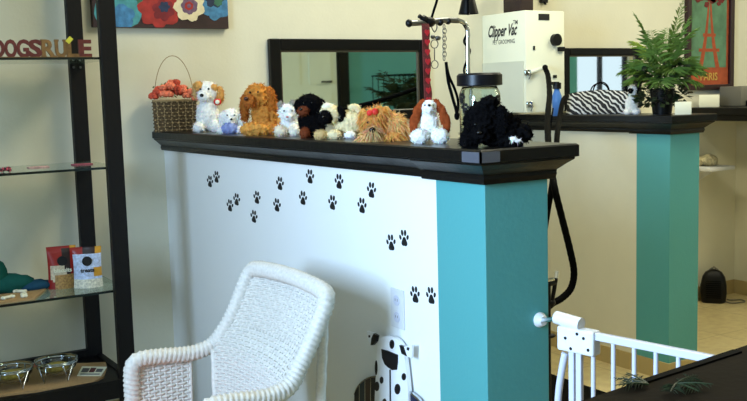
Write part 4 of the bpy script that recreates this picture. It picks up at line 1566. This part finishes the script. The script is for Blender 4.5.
FR = [(.25, 30, 96, 22, 24, 'l'), (3.0, 34, 92, 40, 26, 'y'), (2.6, 40, 74, 48, 26, 'l'), (3.35, 46, 58, 38, 26, 'l'), (3.9, 34, 70, 38, 24, 'l'), (4.9, 16, 86, 28, 26, 'l'), (5.6, 34, 72, 40, 26, 'l'), (6.1, 44, 58, 40, 26, 'l'), (.5, 46, 76, 54, 26, 'l'), (1.3, 26, 94, 30, 24, 'l'), (2.0, 28, 88, 34, 24, 'l'), (4.3, 26, 96, 36, 22, 'l'), (5.2, 30, 60, 40, 24, 'l'), (3.1, 30, 110, 30, 24, 'l'), (0.0, 36, 104, 42, 24, 'l'), (5.9, 20, 110, 20, 24, 'l'), (3.6, 42, 44, 34, 22, 'l'), (6.0, 40, 40, 34, 22, 'l'), (4.7, 30, 46, 40, 22, 'l')]
for az, ln, rise, arch, ll, kd in FR:
    mb_ = frond(Vector((random.uniform(-2, 2) * s, random.uniform(-2, 2) * s, 22 * s)), az, ln * s * .95, rise * s, arch * s, ll * s * 1.05, 26, .115)
    mb_.build('frond', M['leaf_light'] if kd == 'y' else M['leaf'], pm)
b = MB()
for k in range(460):     # dark broad foliage round the pot rim
    a = random.random() * 2 * PI
    r = random.uniform(4, 24) * s
    z = (26 + random.uniform(-16, 26)) * s
    p = Vector((r * math.cos(a), r * math.sin(a) * .8, max(z, .006)))
    d = Vector((math.cos(a + random.uniform(-1, 1)), math.sin(a + random.uniform(-1, 1)), random.uniform(-.7, .4))).normalized() * random.uniform(5, 10) * s
    n = d.cross(Vector((random.uniform(-1, 1), random.uniform(-1, 1), 1))).normalized() * d.length * .33
    q = p + d
    if q.z < .003: q.z = .003
    b.add([p, p + d * .5 + n, q, p + d * .5 - n], [(0, 1, 2), (0, 2, 3)])
b.build('lower_foliage', M['leaf_dark'], pm)['label'] = 'dark ivy leaves around the pot'

# white cartons and devices near the palm
c, s, rz = frame_at(689, 116.5, 0, X2 + .10)
b = MB().box(-11 * s, 5 * s, -.02, .02, 0, 13 * s, bev=.002)
o = b.build('white_carton', M['carton_white'], smooth=True)
o.location = (min(c.x, 3.40), Y2 + .0, TOP + .001); o.rotation_euler = (0, 0, rz)
tag(o, 'small white carton on the second ledge right of the palm pot', 'carton')
c, s, rz = frame_at(697, 108, 2, HW + .075)
c = at(697, 107, 1, 3.45)
s = 5.6 / F
b = MB().box(-.055, .055, -.05, .05, 0, 12 * s, bev=.003)
o = b.build('white_carton', M['carton_white'], smooth=True)
o.location = (4.56, 3.64, HW + .076); o.rotation_euler = (0, 0, rz)
tag(o, 'white carton on the far black counter below the poster', 'carton')
c = at(727, 108, 1, 3.55)
dv = thing('printer', 'flat fronted grey machine on the far black counter below the poster', 'office machine', (4.84, 3.62, HW + .075))
b = MB().box(-.115, .105, -.07, .08, 0, .115, bev=.006)
b.build('housing', M['grey'], dv, smooth=True)
b = MB().box(-.075, .055, -.13, -.071, 0, .032, bev=.003)
b.build('tray', M['black'], dv, smooth=True)

# small wall shelf with wrapped goods, heater
p = at(712, 166, 1, YB - .12)
ws = thing('wall_shelf', 'small white shelf fixed on the back wall above the space heater', 'shelf', (p.x, YB, p.z))
b = MB().box(-.12, .10, -.2, 0, -.022, 0, bev=.003)
b.build('shelf_board', M['white_plastic'], ws, smooth=True)
b = MB().poly([(0, -.15, -.022), (0, 0, -.022), (0, 0, -.1)], (.012, 0, 0))
b.build('shelf_bracket', M['white_plastic'], ws)
b = MB()
b.ell((0, 0, .033), (.06, .045, .035), sub=3)
b.ell((-.02, .04, .028), (.05, .05, .028), sub=3)
for i, v in enumerate(b.v):
    n = noise.noise(Vector(v) * 40) * .01
    b.v[i] = (v[0] + n, v[1] + n, max(.0, v[2] + n))
o = b.build('wrapped_bundle', mat('clear_wrapped_goods', (188, 178, 142), .35, var=.5, vscale=60), smooth='all')
o.location = (p.x - .01, YB - .105, p.z + .0005)
tag(o, 'crinkled clear plastic bundle lying on the small white wall shelf', 'bundle')

hc = at(713.5, 297, 2, 0.0)
hx, hy = 4.60, 3.66
hp = at(713.5, 290, 1, hy)
ht = thing('space_heater', 'small rounded black space heater on the floor beside the far half wall', 'heater', (hp.x, hy, 0), -math.atan2(hp.x, hy))
s = 5.6 / F
b = MB()
sec = [(0, 11), (2, 12), (10, 12.8), (18, 12.6), (26, 11), (31, 8), (33.5, 4), (34, 0.5)]
vs, fs = [], []
n = 28
for z, hwid in sec:
    for k in range(n):
        a = 2 * PI * k / n
        ca_, sa_ = math.cos(a), math.sin(a)
        e = .55
        vs.append((hwid * s * abs(ca_) ** e * (1 if ca_ > 0 else -1), hwid * .6 * s * abs(sa_) ** e * (1 if sa_ > 0 else -1), z * s))
for i in range(len(sec) - 1):
    for k in range(n):
        fs.append((i * n + k, i * n + (k + 1) % n, i * n + n + (k + 1) % n, i * n + n + k))
fs += [tuple(range(n)), tuple((len(sec) - 1) * n + k for k in range(n))]
b.add(vs, fs)
b.build('housing', M['black'], ht, smooth='all')
b = MB()
for k in range(9):
    b.tube([(-7 * s, -8.2 * s, (6 + k * 2.1) * s), (7 * s, -8.2 * s, (6 + k * 2.1) * s)], .0022, 5)
b.build('front_grille', M['rubber'], ht)
b = MB().tube([(-4 * s, 0, 33 * s), (0, 0, 36 * s), (4 * s, 0, 33 * s)], .006, 8)
b.build('carry_handle', M['grey'], ht)
b = MB()
b.tube(catmull([(11 * s, 0, .006), (17 * s, -.03, .006), (24 * s, -.01, .006), (30 * s, .03, .006), (26 * s, .07, .006), (17 * s, .05, .006), (13 * s, .07, .006)], 8), .004, 6)
b.build('power_cord', M['grey'], ht, smooth='all')

# black rubber mat
b = MB().box(1.75, 2.88, 2.05, 3.70, .0005, .012, bev=.004)
o = b.build('floor_mat', M['rubber'])
tag(o, 'black rubber floor mat between the two half walls', 'floor mat')

# ------------------------------------------------------------------ pet gate
g0 = at(597, 331.4, 2, .85)
g1 = at(719, 355, 2, .85)
GL = (g1.xy - g0.xy).length - .008
dirg = (g1 - g0); dirg.z = 0; dirg.normalize()
ZR = .842
cup = Vector((at(542.5, 320.5, 1, Y1 - .012).x, Y1, at(542.5, 320.5, 1, Y1 - .012).z))
gt = thing('pet_gate', 'white metal pressure mounted pet gate fixed to the teal end of the half wall', 'pet gate', (g0.x, g0.y, 0))
gs = Vector((g0.x, g0.y, ZR)) - dirg * .06
def gp(t, z=ZR, side=0.):
    return Vector((g0.x, g0.y, 0)) + dirg * t + Vector((-dirg.y, dirg.x, 0)) * side + Vector((0, 0, z))
def gbar(b, t0, t1, z0, z1, h):
    P = [gp(t0, z0, -h), gp(t1, z0, -h), gp(t1, z0, h), gp(t0, z0, h)]
    b.poly(P, (0, 0, z1 - z0))
TL = (Vector((g0.x, g0.y, 0)) - cup).length
b = MB(); gbar(b, -.02, GL, ZR - .008, ZR + .006, .006)
wpart(b, 'top_rail', M['white_metal'], gt, bevel=.002)
b = MB(); gbar(b, -.02, GL, .05, .075, .008)
wpart(b, 'bottom_rail', M['white_metal'], gt, bevel=.002)
tb = []
for u in (593.5, 613.7, 634, 655.8, 678):
    bst = min(((abs((lambda P: (F * (B @ (np.array(P) - EYE))[0] / (B @ (np.array(P) - EYE))[2] + 373.5))(gp(k * .002, .82)) - u), k * .002) for k in range(-60, 500)))
    tb.append(bst[1])
sp_ = (tb[-1] - tb[0]) / 4
tb = [tb[0] + i * sp_ for i in range(16) if tb[0] + i * sp_ < GL]
for t in tb:
    b = MB().tube([gp(t, .06), gp(t, ZR - .006)], .0042, 10)
    wpart(b, 'bar', M['white_metal'], gt, smooth=True)
def tu(u, z=.8):
    return min(((abs(F * (B @ (np.array(gp(k * .002, z)) - EYE))[0] / (B @ (np.array(gp(k * .002, z)) - EYE))[2] + 373.5 - u), k * .002) for k in range(-260, 500)))[1]
t1, t2, t3 = tu(572.5), tu(579.5), tu(560)
for t in (t1, t2):
    b = MB(); gbar(b, t - .006, t + .006, .02, ZR - .02, .005)
    wpart(b, 'upright', M['white_metal'], gt, bevel=.002)
ta, tc_ = tu(560.5), tu(597.5)
b = MB(); gbar(b, ta, tc_, ZR - .038, ZR + .008, .013)
hs = wpart(b, 'latch_housing', M['white_plastic'], gt, bevel=.004)
for (u, dz) in ((570, -.012), (588, -.006), (581, -.0), (575, -.03), (592, -.026)):
    t = tu(u)
    for sd in (-1, 1):
        b = MB()
        b.tube([gp(t, ZR + dz, .0125 * sd), gp(t, ZR + dz, .0142 * sd)], .003, 8)
        subpart(b, 'screw', M['black'], hs)
b = MB()
ta2, tb2 = tu(556.5), tu(581)
b.tube([gp(ta2, ZR + .020), gp(tb2, ZR + .015)], .0125, 16)
wpart(b, 'release_handle', M['white_plastic'], gt, smooth=True)
b = MB()
b.tube(catmull([gp(tu(565), ZR - .045, -.0), gp(tu(562), ZR - .08, -.0), gp(tu(558.5), ZR - .13), gp(tu(557.5), ZR - .2), gp(tu(557.5), ZR - .5), gp(tu(557.5), .02)], 6), .007, 10)
wpart(b, 'side_frame', M['white_metal'], gt, smooth='all')
e0 = gp(ta2 + .01, ZR + .02)
b = MB()
b.tube([cup + Vector((0, -.012, 0)), e0], .005, 10)
wpart(b, 'threaded_spindle', M['chrome'], gt, smooth=True)
b = MB()
b.tube([cup + Vector((0, -.0005, 0)), cup + Vector((0, -.006, 0)), cup + Vector((0, -.018, 0))], [.018, .018, .011], 22)
wpart(b, 'wall_cup', M['white_plastic'], gt, smooth=True)

# ------------------------------------------------------------------ desk in front
DZ = .85
d0, d1 = at(590, 398, 2, DZ), at(747, 345, 2, DZ)
e_ = (d1 - d0).normalized()
nn = Vector((e_.y, -e_.x, 0))
a0 = d0 - e_ * .12
a1 = d1 + e_ * .9
dk = thing('reception_desk', 'dark brown desk corner in the right foreground', 'desk', (a0 + a1) / 2 * 1 - Vector((0, 0, DZ)))
b = MB().poly([a0, a1, a1 + nn * .34, a0 + nn * .34], (0, 0, -.03))
wpart(b, 'desk_top', M['desk'], dk)
b = MB().poly([at(627, 386, 2, DZ) + Vector((0, 0, .0)), at(733, 351, 2, DZ), at(733, 351, 2, DZ) + nn * .016, at(627, 386, 2, DZ) + nn * .012], (0, 0, .003))
wpart(b, 'edge_strip', M['rubber'], dk)
b = MB().poly([a0 + e_ * .05 + nn * .04 - Vector((0, 0, .03)), a1 - e_ * .05 + nn * .04 - Vector((0, 0, .03)), a1 - e_ * .05 + nn * .3 - Vector((0, 0, .03)), a0 + e_ * .05 + nn * .3 - Vector((0, 0, .03))], (0, 0, -(DZ - .03)))
wpart(b, 'desk_body', M['desk'], dk)
random.seed(11)
for i, (u, v, lb) in enumerate(((648, 388, 'small green palm sprig lying on the dark desk, left of the two'), (676, 388, 'small green palm sprig lying on the dark desk, right of the two'))):
    c = at(u, v, 2, DZ)
    mb_ = MB()
    for az in ((2.6, 3.3, 1.9) if i == 0 else (5.0, 5.9, .6, 4.2)):
        f_ = frond(Vector((0, 0, .002)), az - .5, .05, .012, .008, .022, 10, .12)
        mb_.add(f_.v, f_.f)
    o = mb_.build('palm_sprig', M['leaf_dark'])
    o.location = (c.x, c.y, DZ + .0035)
    tag(o, lb, 'palm sprig', 'palm sprigs on the desk')

# ------------------------------------------------------------------ things seen only in the wall mirror
kn = thing('wire_crate', 'tall black wire dog crate reflected in the wide mirror', 'dog crate', (6.0, -1.0, 0))
b = MB()
for z in (.02, .7, 1.46):
    for (x0, x1, y0, y1) in ((-.5, .5, -.3, -.288), (-.5, .5, .288, .3), (-.5, -.488, -.3, .3), (.488, .5, -.3, .3)):
        b.box(x0, x1, y0, y1, z, z + .014)
for k in range(15):
    x = -.49 + .98 * k / 14
    b.tube([(x, .294, .02), (x, .294, 1.47)], .005, 5)
    b.tube([(x, -.294, .02), (x, -.294, 1.47)], .005, 5)
b.build('wire_frame', M['rubber'], kn)
b = MB().box(-.5, .5, -.3, .3, .0, .02)
b.build('tray', M['black'], kn)
random.seed(31)
p2 = thing('potted_palm', 'tall dark floor palm reflected in the wide mirror beside the wire crate', 'potted palm', (5.3, -.35, 0))
b = MB()
b.lathe([(0, 0), (.14, 0), (.18, .4), (.19, .42), (.17, .42), (.165, .38), (0, .38)])
b.build('pot', M['black'], p2, smooth=True)
b = MB()
b.tube([(0, 0, .3), (.02, 0, .8), (0, 0, 1.05)], .03, 8)
b.build('trunk', M['basket'], p2, smooth=True)
for k in range(20):
    frond(Vector((0, 0, 1.0)), random.random() * 6.28, random.uniform(.22, .42), random.uniform(.25, .78), random.uniform(.15, .5), .2, 22, .16).build('frond', M['leaf_dark'], p2)
